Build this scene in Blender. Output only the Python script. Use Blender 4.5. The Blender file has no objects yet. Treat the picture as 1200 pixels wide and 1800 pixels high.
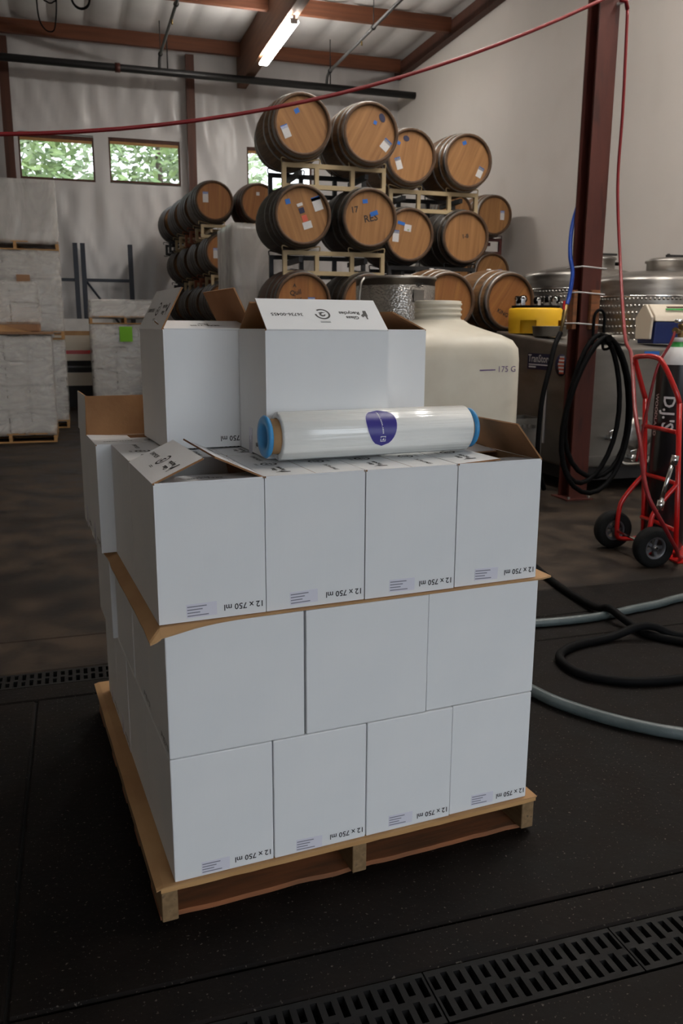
import bpy, bmesh, math, random
from mathutils import Vector, Matrix, noise
R = math.radians
random.seed(7)
S = bpy.context.scene
COL = S.collection

# ------------------------------------------------------------------ camera, world, light, exposure
CAM_H, YAW, PITCH, ROLL, FPX = 1.451, R(17.5), -0.2161, 0.005, 1462.0
cam = bpy.data.cameras.new('camera'); cam_o = bpy.data.objects.new('camera', cam); COL.objects.link(cam_o)
cam.sensor_fit = 'VERTICAL'; cam.sensor_height = 22.3; cam.sensor_width = 14.87
cam.lens = FPX / 1800.0 * 22.3
cam.clip_start = 0.05; cam.clip_end = 200
fw = Vector((math.sin(YAW) * math.cos(PITCH), math.cos(YAW) * math.cos(PITCH), math.sin(PITCH)))
rt = Vector((math.cos(YAW), -math.sin(YAW), 0)); up = rt.cross(fw)
rt2 = rt * math.cos(ROLL) + up * math.sin(ROLL); up2 = -rt * math.sin(ROLL) + up * math.cos(ROLL)
cam_o.matrix_world = Matrix((
    (rt2.x, up2.x, -fw.x, 0), (rt2.y, up2.y, -fw.y, 0), (rt2.z, up2.z, -fw.z, CAM_H), (0, 0, 0, 1)))
cam.dof.use_dof = True; cam.dof.focus_distance = 2.2; cam.dof.aperture_fstop = 5.0
S.camera = cam_o

W = bpy.data.worlds.new('overcast_sky'); S.world = W; W.use_nodes = True
bg = W.node_tree.nodes['Background']; bg.inputs[0].default_value = (0.86, 0.93, 1.0, 1); bg.inputs[1].default_value = 3.35

# (the sky also lights the hall through the open loading door behind the photographer)
V = S.view_settings
V.view_transform = 'Standard'; V.look = 'None'; V.gamma = 1; V.use_curve_mapping = False
V.exposure = 0.0
LAMP = 98.0          # emission of the fluorescent tubes

# ------------------------------------------------------------------ materials
MATS = {}
def rgb(r, g, b):
    f = lambda c: (c / 255 / 12.92) if c / 255 <= 0.04045 else ((c / 255 + 0.055) / 1.055) ** 2.4
    return (f(r), f(g), f(b), 1)
def mat(name, c1, c2=None, scale=5, stretch=(1, 1, 1), rough=0.6, metal=0, bump=0, bscale=None, bstretch=None,
        detail=4, spec=0.5, coat=0, r2=None, contrast=(0.35, 0.65), c3=None, s3=40, c3amt=0.5, trans=0, t3=(.6, .72)):
    if name in MATS: return MATS[name]
    m = bpy.data.materials.new(name); m.use_nodes = True; MATS[name] = m
    nt = m.node_tree; N = nt.nodes; L = nt.links; p = N['Principled BSDF']
    p.inputs['Base Color'].default_value = c1; p.inputs['Roughness'].default_value = rough
    p.inputs['Metallic'].default_value = metal; p.inputs['Specular IOR Level'].default_value = spec
    p.inputs['Coat Weight'].default_value = coat
    p.inputs['Transmission Weight'].default_value = trans
    tc = N.new('ShaderNodeTexCoord')
    def noise_node(sc, st, det):
        mp = N.new('ShaderNodeMapping'); mp.inputs['Scale'].default_value = st
        L.new(tc.outputs['Object'], mp.inputs[0])
        n = N.new('ShaderNodeTexNoise'); n.inputs['Scale'].default_value = sc; n.inputs['Detail'].default_value = det
        L.new(mp.outputs[0], n.inputs['Vector']); return n
    if c2 is not None:
        n = noise_node(scale, stretch, detail)
        cr = N.new('ShaderNodeValToRGB')
        cr.color_ramp.elements[0].position = contrast[0]; cr.color_ramp.elements[1].position = contrast[1]
        cr.color_ramp.elements[0].color = c1; cr.color_ramp.elements[1].color = c2
        L.new(n.outputs['Fac'], cr.inputs[0]); out = cr.outputs[0]
        if c3 is not None:
            n3 = noise_node(s3, stretch, 2)
            cr3 = N.new('ShaderNodeValToRGB'); cr3.color_ramp.elements[0].position = t3[0]; cr3.color_ramp.elements[1].position = t3[1]
            cr3.color_ramp.elements[0].color = (0, 0, 0, 1); cr3.color_ramp.elements[1].color = (c3amt,) * 3 + (1,)
            L.new(n3.outputs['Fac'], cr3.inputs[0])
            mx = N.new('ShaderNodeMix'); mx.data_type = 'RGBA'
            L.new(cr3.outputs[0], mx.inputs[0]); L.new(out, mx.inputs[6]); mx.inputs[7].default_value = c3
            out = mx.outputs[2]
        L.new(out, p.inputs['Base Color'])
        if r2 is not None:
            mr = N.new('ShaderNodeMapRange'); mr.inputs[3].default_value = rough; mr.inputs[4].default_value = r2
            mr.inputs[1].default_value = 0.35; mr.inputs[2].default_value = 0.65
            L.new(n.outputs['Fac'], mr.inputs[0]); L.new(mr.outputs[0], p.inputs['Roughness'])
    if bump:
        nb = noise_node(bscale or scale, bstretch or stretch, 5)
        b = N.new('ShaderNodeBump'); b.inputs['Strength'].default_value = bump; b.inputs['Distance'].default_value = 0.01
        L.new(nb.outputs['Fac'], b.inputs['Height']); L.new(b.outputs[0], p.inputs['Normal'])
    return m
def film(name, amount, color=(0.9, 0.9, 0.9, 1), rough=0.18, bump=0.6, bscale=9, st=(1, 1, 1)):
    """clear plastic: mostly see-through with a glossy, wrinkled skin"""
    if name in MATS: return MATS[name]
    m = bpy.data.materials.new(name); m.use_nodes = True; MATS[name] = m
    nt = m.node_tree; N = nt.nodes; L = nt.links; p = N['Principled BSDF']
    p.inputs['Base Color'].default_value = color; p.inputs['Roughness'].default_value = rough
    t = N.new('ShaderNodeBsdfTransparent'); mx = N.new('ShaderNodeMixShader'); mx.inputs[0].default_value = amount
    L.new(t.outputs[0], mx.inputs[1]); L.new(p.outputs[0], mx.inputs[2]); L.new(mx.outputs[0], N['Material Output'].inputs[0])
    if bump:
        tc = N.new('ShaderNodeTexCoord'); mp = N.new('ShaderNodeMapping'); mp.inputs['Scale'].default_value = st
        n = N.new('ShaderNodeTexNoise'); n.inputs['Scale'].default_value = bscale; n.inputs['Detail'].default_value = 6
        n.inputs['Distortion'].default_value = 1.5
        b = N.new('ShaderNodeBump'); b.inputs['Strength'].default_value = bump; b.inputs['Distance'].default_value = 0.03
        L.new(tc.outputs['Object'], mp.inputs[0]); L.new(mp.outputs[0], n.inputs[0]); L.new(n.outputs['Fac'], b.inputs['Height'])
        L.new(b.outputs[0], p.inputs['Normal'])
        r = N.new('ShaderNodeMapRange'); r.inputs[3].default_value = amount * 0.6; r.inputs[4].default_value = min(1, amount * 1.5)
        r.inputs[1].default_value = .35; r.inputs[2].default_value = .65
        L.new(n.outputs['Fac'], r.inputs[0]); L.new(r.outputs[0], mx.inputs[0])
    return m
def emit(name, color, s):
    m = bpy.data.materials.new(name); m.use_nodes = True; nt = m.node_tree
    p = nt.nodes['Principled BSDF']; p.inputs['Emission Color'].default_value = color; p.inputs['Emission Strength'].default_value = s
    p.inputs['Base Color'].default_value = (0.8, 0.8, 0.8, 1); return m

M_CARTON = mat('white_carton', (.77, .78, .79, 1), (.82, .82, .82, 1), 3, rough=.55, bump=.018, bscale=60, bstretch=(3, 3, .15), spec=.35)
M_KRAFT = mat('kraft_inside', rgb(140, 98, 62), rgb(158, 114, 74), 6, rough=.8, bump=.05, bscale=80, bstretch=(1, 1, .1))
M_SHEET = mat('kraft_sheet', rgb(168, 126, 84), rgb(186, 146, 100), 5, rough=.75, bump=.05, bscale=30)
M_INK = mat('black_ink', (.015, .014, .014, 1), rough=.6)
M_INKGREY = mat('grey_ink', (.22, .22, .27, 1), rough=.6)
M_STICKER = mat('pale_sticker', (.72, .71, .79, 1), rough=.4)
M_FLOOR_D = mat('dark_concrete', (.0045, .0034, .003, 1), (.011, .008, .0066, 1), 6, detail=9, rough=.62, r2=.75, bump=.15, bscale=45, c3=(.12, .105, .09, 1), s3=110, c3amt=.8, spec=.12, t3=(.66, .72))
M_FLOOR_B = mat('brown_concrete', (.016, .0115, .009, 1), (.062, .044, .031, 1), 4, rough=.55, r2=.75, bump=.12, bscale=30, c3=(.010, .008, .007, 1), s3=1.4, c3amt=.75, t3=(.48, .66), spec=.2, detail=10)
M_JOINT = mat('joint_dirt', (.004, .0035, .003, 1), rough=.9)
M_CAST = mat('black_cast_iron', (.006, .0058, .0058, 1), (.011, .010, .0095, 1), 20, rough=.6, r2=.75, spec=.2, bump=.1, bscale=60)
M_PINE = mat('pallet_pine', rgb(176, 132, 82), rgb(196, 152, 100), 4, (1, 8, 8), rough=.75, bump=.1, bscale=12, bstretch=(.4, 8, 8))
M_PINE2 = mat('pallet_pine_dark', rgb(112, 74, 48), rgb(150, 92, 56), 4, (1, 8, 8), rough=.8, bump=.1, bscale=12, bstretch=(.4, 8, 8))
M_PINEG = mat('pallet_pine_grey', rgb(116, 92, 62), rgb(140, 112, 78), 6, (8, 1, 8), rough=.8, c3=(.03, .025, .02, 1), s3=6, c3amt=.7)
M_OAK = mat('oak_head', rgb(140, 96, 52), rgb(166, 119, 69), 3, (6, 6, .35), rough=.6, detail=6, bump=.05, bscale=20, bstretch=(4, 4, .2), c3=rgb(98, 64, 38), s3=5, c3amt=.35)
M_OAK2 = mat('oak_head_amber', rgb(140, 86, 38), rgb(164, 108, 52), 3, (6, 6, .35), rough=.6, detail=6, bump=.05, bscale=20, bstretch=(4, 4, .2), c3=rgb(88, 54, 28), s3=5, c3amt=.35)
M_STAVE = mat('oak_staves', rgb(96, 70, 44), rgb(128, 94, 60), 7, (6, .3, 6), rough=.6, bump=.2, bscale=9, bstretch=(6, .2, 6))
M_STAVED = mat('dark_staves', rgb(52, 44, 36), rgb(72, 61, 49), 7, (6, .3, 6), rough=.65, bump=.2, bscale=9, bstretch=(6, .2, 6))
M_STAVER = mat('wine_stained_staves', rgb(80, 40, 28), rgb(92, 62, 42), 7, (6, .3, 6), rough=.6, bump=.2, bscale=9, bstretch=(6, .2, 6))
M_HOOP = mat('galvanised_hoop', (.28, .27, .26, 1), (.40, .385, .37, 1), 12, rough=.4, metal=.9)
M_HOOPD = mat('dark_hoop', (.10, .095, .09, 1), (.16, .15, .14, 1), 12, rough=.45, metal=.9)
M_CHIME = mat('barrel_chime', rgb(74, 52, 34), rgb(92, 66, 44), 8, rough=.7)
M_TAN = mat('tan_rack_paint', rgb(176, 154, 116), rgb(190, 170, 132), 6, rough=.5)
M_RACKB = mat('black_rack_paint_and_shade', (.02, .02, .022, 1), rough=.45)  # black racks; also the shade painted onto rear frames of tan racks
M_RACKR = mat('maroon_rack_paint', rgb(70, 28, 28), rgb(88, 36, 32), 6, rough=.5)
M_RACKO = mat('rust_rack_paint', rgb(128, 66, 42), rgb(150, 84, 52), 6, rough=.6)
M_BLUET = mat('blue_tape', rgb(34, 104, 190), rough=.6)
M_NAVY = mat('navy_print', rgb(28, 30, 66), rough=.5)
M_PAPER = mat('paper_tag', (.72, .71, .70, 1), (.62, .61, .62, 1), 60, (1, 1, 3), rough=.6)
M_PINK = mat('coral_tag', rgb(206, 92, 70), rough=.6)
M_STEEL = mat('brushed_steel', (.30, .285, .265, 1), (.42, .40, .375, 1), 3, (1, 1, 6), rough=.3, metal=1, r2=.42, bump=.03, bscale=8)
M_STEELD = mat('dull_steel', (.20, .19, .175, 1), (.27, .255, .235, 1), 2, (1, 1, 3), rough=.42, metal=.85, r2=.55)
M_POLY = mat('milky_polyethylene', rgb(206, 198, 180), rgb(218, 212, 196), 3, rough=.42, c3=rgb(176, 164, 142), s3=2.2, c3amt=.5, bump=.04, bscale=20)
M_REDST = mat('red_oxide_steel', rgb(76, 33, 25), rgb(92, 41, 31), 3, (3, 3, .6), rough=.55, c3=rgb(52, 26, 24), s3=5, c3amt=.6)
M_TIMB = mat('stained_timber', rgb(98, 55, 33), rgb(116, 68, 42), 3, (.3, 6, 6), rough=.65, bump=.08, bscale=8)
M_TIMBD = mat('dark_stained_timber', rgb(70, 40, 28), rgb(86, 50, 36), 3, (6, 6, .3), rough=.65)
M_GLULAM = mat('glulam_timber', rgb(96, 62, 42), rgb(114, 76, 52), 3, (6, .3, 6), rough=.65)
M_INSUL = mat('white_insulation', (.72, .70, .69, 1), (.80, .785, .77, 1), 1.2, (1, 1, 1), rough=.5, bump=.35, bscale=2.0, bstretch=(1, .35, 1), spec=.4)
M_SHEETW = mat('white_wall_sheeting', (.62, .605, .60, 1), (.69, .675, .67, 1), .7, rough=.33, spec=.6, bump=.5, bscale=1.6, bstretch=(2.2, 1, .4))
M_WALL = mat('warm_white_paint', (.66, .62, .58, 1), (.69, .65, .61, 1), .8, rough=.75, bump=.02, bscale=60, c3=(.52, .47, .42, 1), s3=1.1, c3amt=.15)
M_PIPE = mat('black_iron_pipe', (.012, .012, .013, 1), rough=.4)
M_GREYPIPE = mat('grey_pipe', (.13, .13, .13, 1), rough=.45, metal=.3)
M_RUBBER = mat('black_rubber', (.003, .003, .0034, 1), rough=.65, spec=.1)
M_TYRE = mat('tyre_rubber', (.007, .007, .007, 1), spec=.2, rough=.75, bump=.2, bscale=30)
M_REDH = mat('red_hose', rgb(132, 24, 30), rough=.4)
M_BLUEH = mat('blue_hose', rgb(28, 74, 170), rough=.4)
M_GREYH = mat('grey_green_hose', rgb(74, 84, 85), rgb(90, 100, 101), 10, rough=.35, bump=.15, bscale=90)
M_REDP = mat('red_gloss_paint', rgb(190, 22, 20), rough=.3, coat=.3)
M_BLACKP = mat('black_gloss_paint', (.012, .012, .014, 1), rough=.28, coat=.2)
M_WHITEP = mat('white_paint', (.74, .73, .72, 1), (.60, .58, .57, 1), 9, rough=.45)
M_GREENP = mat('green_paint', rgb(40, 150, 62), rough=.45)
M_BRASS = mat('old_brass', (.34, .24, .10, 1), (.18, .12, .06, 1), 30, rough=.4, metal=.9)
M_YEL = mat('yellow_plastic', rgb(255, 200, 40), rough=.45)
def dimple_steel():
    m = mat('dimpled_steel', (.34, .32, .30, 1), (.46, .44, .41, 1), 3, rough=.26, metal=1)
    nt = m.node_tree; N = nt.nodes; L = nt.links
    v = N.new('ShaderNodeTexVoronoi'); v.inputs['Scale'].default_value = 60
    b = N.new('ShaderNodeBump'); b.inputs['Strength'].default_value = .5; b.inputs['Distance'].default_value = .006
    tc = N.new('ShaderNodeTexCoord'); L.new(tc.outputs['Object'], v.inputs['Vector'])
    L.new(v.outputs['Distance'], b.inputs['Height']); L.new(b.outputs[0], N['Principled BSDF'].inputs['Normal']); return m
M_DIMPLE = dimple_steel()
M_CHROME = mat('chrome', (.7, .7, .7, 1), rough=.12, metal=1)
M_RIM = mat('grey_rim', (.11, .11, .12, 1), rough=.4, metal=.4)
M_LAVEND = mat('roll_core_blue', rgb(58, 140, 196), rough=.4)
M_PURPLE = mat('purple_label', rgb(58, 52, 138), rough=.35)
M_GLASSL = mat('white_print', (.75, .75, .78, 1), rough=.5)
M_FOIL = mat('stretch_film_roll', (.80, .81, .78, 1), (.90, .90, .87, 1), 5, (.1, 3, 3), rough=.13, coat=.0, spec=.9, bump=.6, bscale=11, bstretch=(.06, 4, 4))
M_WRAPC = mat('grey_white_carton', (.66, .64, .62, 1), (.76, .74, .72, 1), 5, rough=.6)
M_WRAPB = mat('brown_carton', rgb(150, 112, 82), rgb(168, 128, 94), 5, rough=.7)
M_FILM = film('stretch_wrap_film', .42, (.80, .775, .74, 1), rough=.16, bump=.35, bscale=3.2, st=(1, 1, 2.2))
M_FILM2 = film('loose_wrap_film', .55, (.82, .80, .77, 1), rough=.24, bump=.4, bscale=2.6, st=(1, 1, .35))
M_GLASS = film('window_glass', .06, rough=.02, bump=0)
M_LIME = mat('lime_paper', rgb(130, 205, 40), rough=.6)
M_TUBE = emit('fluorescent_tube', (1.0, .95, .88, 1), LAMP)
M_LEAF = mat('leaf_green', rgb(96, 126, 72), rgb(150, 172, 112), 2.0, rough=.6)
M_LEAF2 = mat('leaf_pale', rgb(136, 158, 118), rgb(182, 198, 156), 2.0, rough=.6)
M_BARK = mat('bark', rgb(70, 58, 46), rough=.9)
M_GRASS = mat('grass_ground', rgb(80, 96, 60), rgb(110, 118, 84), 2, rough=.9)
M_COOLB = mat('cooler_blue', rgb(24, 42, 100), rough=.4)
M_COOLW = mat('cooler_white', rgb(220, 208, 190), rough=.45)
M_DARKB = mat('slate_blue_steel', rgb(44, 50, 62), rough=.5)
M_DARKM = mat('dark_machine', (.02, .018, .018, 1), rough=.6)

# ------------------------------------------------------------------ mesh helpers
class MB:
    def __init__(s): s.v = []; s.f = []; s.m = []; s.sm = []
    def add(s, vs, fs, m=0, smooth=False, mx=None):
        o = len(s.v)
        s.v += [tuple(mx @ Vector(q)) if mx else tuple(q) for q in vs]
        for f in fs: s.f.append([i + o for i in f]); s.m.append(m); s.sm.append(smooth)
        return s
    def box(s, x0, x1, y0, y1, z0, z1, m=0, mx=None):
        return s.add([(x0, y0, z0), (x1, y0, z0), (x1, y1, z0), (x0, y1, z0), (x0, y0, z1), (x1, y0, z1), (x1, y1, z1), (x0, y1, z1)],
                     [(0, 3, 2, 1), (4, 5, 6, 7), (0, 1, 5, 4), (1, 2, 6, 5), (2, 3, 7, 6), (3, 0, 4, 7)], m, False, mx)
    def lathe(s, prof, n=24, axis='z', m=0, smooth=True, mx=None, closed=False):
        vs = []
        for r, h in prof:
            for k in range(n):
                a = 2 * math.pi * k / n
                c, d = r * math.cos(a), r * math.sin(a)
                vs.append((c, d, h) if axis == 'z' else ((h, c, d) if axis == 'x' else (d, h, c)))
        fs = []
        for i in range(len(prof) - 1):
            for k in range(n):
                k2 = (k + 1) % n
                fs.append((i * n + k, i * n + k2, (i + 1) * n + k2, (i + 1) * n + k))
        return s.add(vs, fs, m, smooth, mx)
    def disc(s, r, n=24, z=0, m=0, mx=None, rx=None):
        return s.add([(r * math.cos(2 * math.pi * k / n), (rx or r) * math.sin(2 * math.pi * k / n), z) for k in range(n)], [tuple(range(n))], m, False, mx)
    def tube(s, pts, r, n=8, m=0, closed=False, caps=True):
        P = [Vector(p) for p in pts]; N = len(P); rings = []; ref = None
        rr = r if isinstance(r, (list, tuple)) else [r] * N
        for i in range(N):
            if closed: t = (P[(i + 1) % N] - P[i - 1])
            else: t = P[min(i + 1, N - 1)] - P[max(i - 1, 0)]
            t.normalize()
            if ref is None: ref = Vector((0, 0, 1)) if abs(t.z) < .9 else Vector((1, 0, 0))
            a = ref - t * ref.dot(t)
            if a.length < 1e-5: a = t.orthogonal()
            a.normalize(); b = t.cross(a); ref = a
            rings.append([P[i] + a * rr[i] * math.cos(2 * math.pi * k / n) + b * rr[i] * math.sin(2 * math.pi * k / n) for k in range(n)])
        vs = [v for g in rings for v in g]; fs = []
        for i in range(N if closed else N - 1):
            j = (i + 1) % N
            for k in range(n):
                k2 = (k + 1) % n; fs.append((i * n + k, i * n + k2, j * n + k2, j * n + k))
        s.add(vs, fs, m, True)
        if caps and not closed:
            o = len(s.v) - len(vs)
            s.f.append([o + k for k in range(n)][::-1]); s.m.append(m); s.sm.append(False)
            s.f.append([o + (N - 1) * n + k for k in range(n)]); s.m.append(m); s.sm.append(False)
        return s
    def prism(s, poly, z0, z1, m=0, mx=None):
        n = len(poly)
        vs = [(x, y, z0) for x, y in poly] + [(x, y, z1) for x, y in poly]
        fs = [tuple(range(n))[::-1], tuple(range(n, 2 * n))] + [(i, (i + 1) % n, n + (i + 1) % n, n + i) for i in range(n)]
        return s.add(vs, fs, m, False, mx)
    def addmesh(s, me, mx=None, m=0):
        return s.add([v.co for v in me.vertices], [tuple(p.vertices) for p in me.polygons], m, False, mx)
    def mesh(s, name, mats, bevel=0, seg=2):
        me = bpy.data.meshes.new(name); me.from_pydata(s.v, [], s.f)
        for mt in (mats if isinstance(mats, (list, tuple)) else [mats]): me.materials.append(mt)
        me.polygons.foreach_set('material_index', s.m); me.polygons.foreach_set('use_smooth', s.sm)
        bm = bmesh.new(); bm.from_mesh(me)
        bmesh.ops.recalc_face_normals(bm, faces=bm.faces)
        if bevel: bmesh.ops.bevel(bm, geom=list(bm.edges), offset=bevel, segments=seg, affect='EDGES', profile=.6)
        bm.to_mesh(me); bm.free(); me.update(); return me
    def build(s, name, mats, parent=None, bevel=0, seg=2, loc=None, rot=None):
        return ob(name, s.mesh(name, mats, bevel, seg), parent, loc, rot)
def ob(name, me, parent=None, loc=None, rot=None, mx=None):
    o = bpy.data.objects.new(name, me); COL.objects.link(o)
    if parent is not None: o.parent = parent
    if mx is not None: o.matrix_local = mx
    else:
        if loc is not None: o.location = loc
        if rot is not None: o.rotation_euler = rot
    return o
def tag(o, label, cat, group=None, kind=None):
    o['label'] = label; o['category'] = cat
    if group: o['group'] = group
    if kind: o['kind'] = kind
    return o
def thing(name, label, cat, loc=(0, 0, 0), rz=0, group=None):
    o = bpy.data.objects.new(name, None); COL.objects.link(o); o.empty_display_size = .1
    o.location = loc; o.rotation_euler = (0, 0, rz); return tag(o, label, cat, group)
def struct(o): o['kind'] = 'structure'; return o
_tc = {}
def text_mesh(s, size=.02, align='CENTER', m=M_INK, bold=0):
    key = (s, size, align, m.name, bold)
    if key in _tc: return _tc[key]
    c = bpy.data.curves.new('lettering', 'FONT'); c.body = s; c.size = size; c.align_x = align; c.align_y = 'CENTER'
    c.resolution_u = 2; c.offset = bold
    o = bpy.data.objects.new('lettering_tmp', c); COL.objects.link(o)
    bpy.context.view_layer.update()
    me = bpy.data.meshes.new_from_object(o.evaluated_get(bpy.context.evaluated_depsgraph_get()))
    bpy.data.objects.remove(o); bpy.data.curves.remove(c)
    me.name = 'lettering'; me.materials.clear(); me.materials.append(m); _tc[key] = me; return me
T = Matrix.Translation
def RX(a): return Matrix.Rotation(a, 4, 'X')
def RY(a): return Matrix.Rotation(a, 4, 'Y')
def RZ(a): return Matrix.Rotation(a, 4, 'Z')
def spline(pts, n=8):
    """Catmull-Rom through the given points"""
    P = [Vector(p) for p in pts]; out = []
    for i in range(len(P) - 1):
        p0, p1, p2, p3 = P[max(i - 1, 0)], P[i], P[i + 1], P[min(i + 2, len(P) - 1)]
        for k in range(n):
            t = k / n
            out.append(.5 * ((2 * p1) + (p2 - p0) * t + (2 * p0 - 5 * p1 + 4 * p2 - p3) * t * t + (3 * p1 - p0 - 3 * p2 + p3) * t ** 3))
    out.append(P[-1]); return out
ORD = ['first', 'second', 'third', 'fourth', 'fifth', 'sixth']
_cache = {}
def cached(key, fn):
    if key not in _cache: _cache[key] = fn()
    return _cache[key]
def boxmesh(a, b, h, m, bevel=.004):
    return cached(('box', round(a, 4), round(b, 4), round(h, 4), m.name, bevel),
                  lambda: MB().box(0, a, 0, b, 0, h).mesh('box', m, bevel))

# ------------------------------------------------------------------ the building
XL, XR, YF, YB, ZC = -6.0, 6.9, -3.6, 18.0, 6.93
fl = struct(MB().box(XL, XR, YF, YB, -.30, -.20).build('floor', M_JOINT))
def slab(x0, x1, y0, y1, m):
    g = .004
    o = MB().box(x0 + g, x1 - g, y0 + g, y1 - g, -.12, 0).build('floor_slab', m, fl, bevel=.006, seg=1); return o
slab(XL, XR, YF, 1.37, M_FLOOR_D)
slab(XL, XR, 1.52, 1.65, M_FLOOR_D)
slab(XL, -.23, 1.65, 3.3, M_FLOOR_D); slab(-.23, XR, 1.65, 3.3, M_FLOOR_D)
slab(XL, 1.0, 3.3, 3.45, M_FLOOR_D); slab(1.0, XR, 3.3, 3.6, M_FLOOR_D)
slab(XL, 1.0, 3.6, 4.0, M_FLOOR_B); slab(1.0, XR, 3.6, 4.0, M_FLOOR_D); slab(XL, XR, 4.0, YB, M_FLOOR_B)
# joint filler under the narrow joints, channels under the grates
ob('joint_filler', MB().box(XL, XR, 1.52, 3.45, -.14, -.012).box(XL, XR, 3.6, 4.3, -.14, -.012).mesh('joint_filler', M_JOINT), fl)

def grate_mesh(seed):
    b = MB(); n = 16; L = .5; w = .148; p = L / n; t = .02
    def q(x0, x1, y0, y1, z): b.add([(x0, y0, z), (x1, y0, z), (x1, y1, z), (x0, y1, z)], [(0, 1, 2, 3)])
    q(.002, L - .002, 0, .010, 0); q(.002, L - .002, w - .010, w, 0)
    rows = [(.010, w / 2), (w / 2, w - .010)]
    for r, (y0, y1) in enumerate(rows):
        for i in range(n):
            x0, x1 = i * p, (i + 1) * p
            if i == 0: x0 += .002
            if i == n - 1: x1 -= .002
            ln = .058 if (i + r) % 2 == 0 else .040
            cy = (y0 + y1) / 2 + (.004 if (i + r) % 2 else 0) * (1 if r else -1); cx = (i + .5) * p; hw = .0082
            a0, a1, c0, c1 = cx - hw, cx + hw, cy - ln / 2, cy + ln / 2
            q(x0, a0, y0, y1, 0); q(a1, x1, y0, y1, 0); q(a0, a1, y0, c0, 0); q(a0, a1, c1, y1, 0)
            b.add([(a0, c0, 0), (a1, c0, 0), (a1, c1, 0), (a0, c1, 0), (a0, c0, -t), (a1, c0, -t), (a1, c1, -t), (a0, c1, -t)],
                  [(0, 1, 5, 4), (1, 2, 6, 5), (2, 3, 7, 6), (3, 0, 4, 7)])
    b.add([(.002, 0, 0), (L - .002, 0, 0), (L - .002, w, 0), (.002, w, 0), (.002, 0, -t), (L - .002, 0, -t), (L - .002, w, -t), (.002, w, -t)],
          [(0, 1, 5, 4), (1, 2, 6, 5), (2, 3, 7, 6), (3, 0, 4, 7)])
    return b.mesh('drain_grate', M_CAST)
gm = grate_mesh(0)
fronts = ['leftmost', 'second from left', 'third from left', 'fourth from left', 'rightmost']
for i in range(5):
    o = ob('drain_grate', gm, None, (-.32 + i * .5, 1.371, -.003))
    tag(o, f'black slotted grate section of the near floor drain, {fronts[i]}', 'grate', 'near trench drain grates')
for i, nm in enumerate(['left end by the frame edge', 'beside the pallet corner', 'behind the pallet']):
    o = ob('drain_grate', gm, None, (-.9 + i * .5, 3.451, -.003))
    tag(o, f'black slotted grate section of the far floor drain, {nm}', 'grate', 'far trench drain grates')

# back wall: white sheeting with hanging folds, three window openings
WINS = [(-.80, .58, 4.25, 5.07), (.86, 2.24, 4.27, 5.10), (3.60, 4.98, 4.25, 5.10)]
def wall_back():
    xs = set(); zs = set(); step = .075
    x = XL
    while x < XR: xs.add(round(x, 3)); x += step
    z = 0
    while z < ZC + .1: zs.add(round(z, 3)); z += step
    for a, b, c, d in WINS:
        for lo, hi, st in ((a, b, xs), (c, d, zs)):
            for e in (lo, hi):
                st -= {q for q in st if abs(q - e) < .05}; st.add(e)
    xs.add(XR); xs = sorted(xs); zs = sorted(zs); b = MB(); vs = []
    def dep(x, z):
        edge = 1.0
        for a, bb, c, d in WINS:
            dx = max(a - x, 0, x - bb); dz = max(c - z, 0, z - d); edge = min(edge, math.hypot(dx, dz) / .25)
        f = noise.noise(Vector((x * 3.4 + .35 * math.sin(z * 1.3), z * .5, 3.1))) * .06 + noise.noise(Vector((x * 1.1, z * 1.0, 9))) * .04
        f += .05 * abs(noise.noise(Vector((x * 4.5 + z * 1.6, z * .55, 1.7)))) - .03 * abs(noise.noise(Vector((x * 5 - z * 1.2, z * .6, 7.7))))
        return f * min(1, edge)
    for z in zs:
        for x in xs: vs.append((x, YB - dep(x, z), z))
    n = len(xs); fs = []
    for j in range(len(zs) - 1):
        for i in range(n - 1):
            mx, mz = (xs[i] + xs[i + 1]) / 2, (zs[j] + zs[j + 1]) / 2
            if any(a < mx < bb and c < mz < d for a, bb, c, d in WINS): continue
            fs.append((j * n + i, j * n + i + 1, (j + 1) * n + i + 1, (j + 1) * n + i))
    b.add(vs, fs, 0, True)
    # reveals give the wall its thickness
    for a, bb, c, d in WINS:
        y0, y1 = YB, YB + .16
        b.add([(a, y0, c), (bb, y0, c), (bb, y0, d), (a, y0, d), (a, y1, c), (bb, y1, c), (bb, y1, d), (a, y1, d)],
              [(0, 1, 5, 4), (1, 2, 6, 5), (2, 3, 7, 6), (3, 0, 4, 7)], 0)
    return struct(b.build('wall_back', M_SHEETW))
wall_back()
b = MB()   # outer skin behind the sheeting
zlo, zhi = 4.25, 5.10
b.box(XL, XR, YB + .13, YB + .16, 0, zlo).box(XL, XR, YB + .13, YB + .16, zhi, ZC + .1)
for x0, x1 in ((XL, -.80), (.58, .86), (2.24, 3.60), (4.98, XR)): b.box(x0, x1, YB + .13, YB + .16, zlo, zhi)
struct(b.build('wall_back_outer', M_WALL))
for i, (a, bb, c, d) in enumerate(WINS):
    t = .045
    hd = MB().box(a + .03, bb - .03, YB + .01, YB + .05, d - t * 2.6, d - t * 1.6 + .002)
    w = MB().box(a, bb, YB + .02, YB + .09, d - t * 1.6, d).box(a, bb, YB + .02, YB + .09, c, c + t).box(a, a + t * .7, YB + .02, YB + .09, c + t, d - t * 1.6).box(bb - t * .7, bb, YB + .02, YB + .09, c + t, d - t * 1.6).build(f'window_{i + 1}', M_TIMBD)
    struct(w); hd.build('window_header', M_PINE, w)
    MB().box(a + t * .7, bb - t * .7, YB + .055, YB + .061, c + t, d - t * 1.6).build('pane', M_GLASS, w)
struct(MB().box(XR, XR + .2, YF, YB + .2, 0, ZC + .1).build('wall_right', M_WALL))
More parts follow.
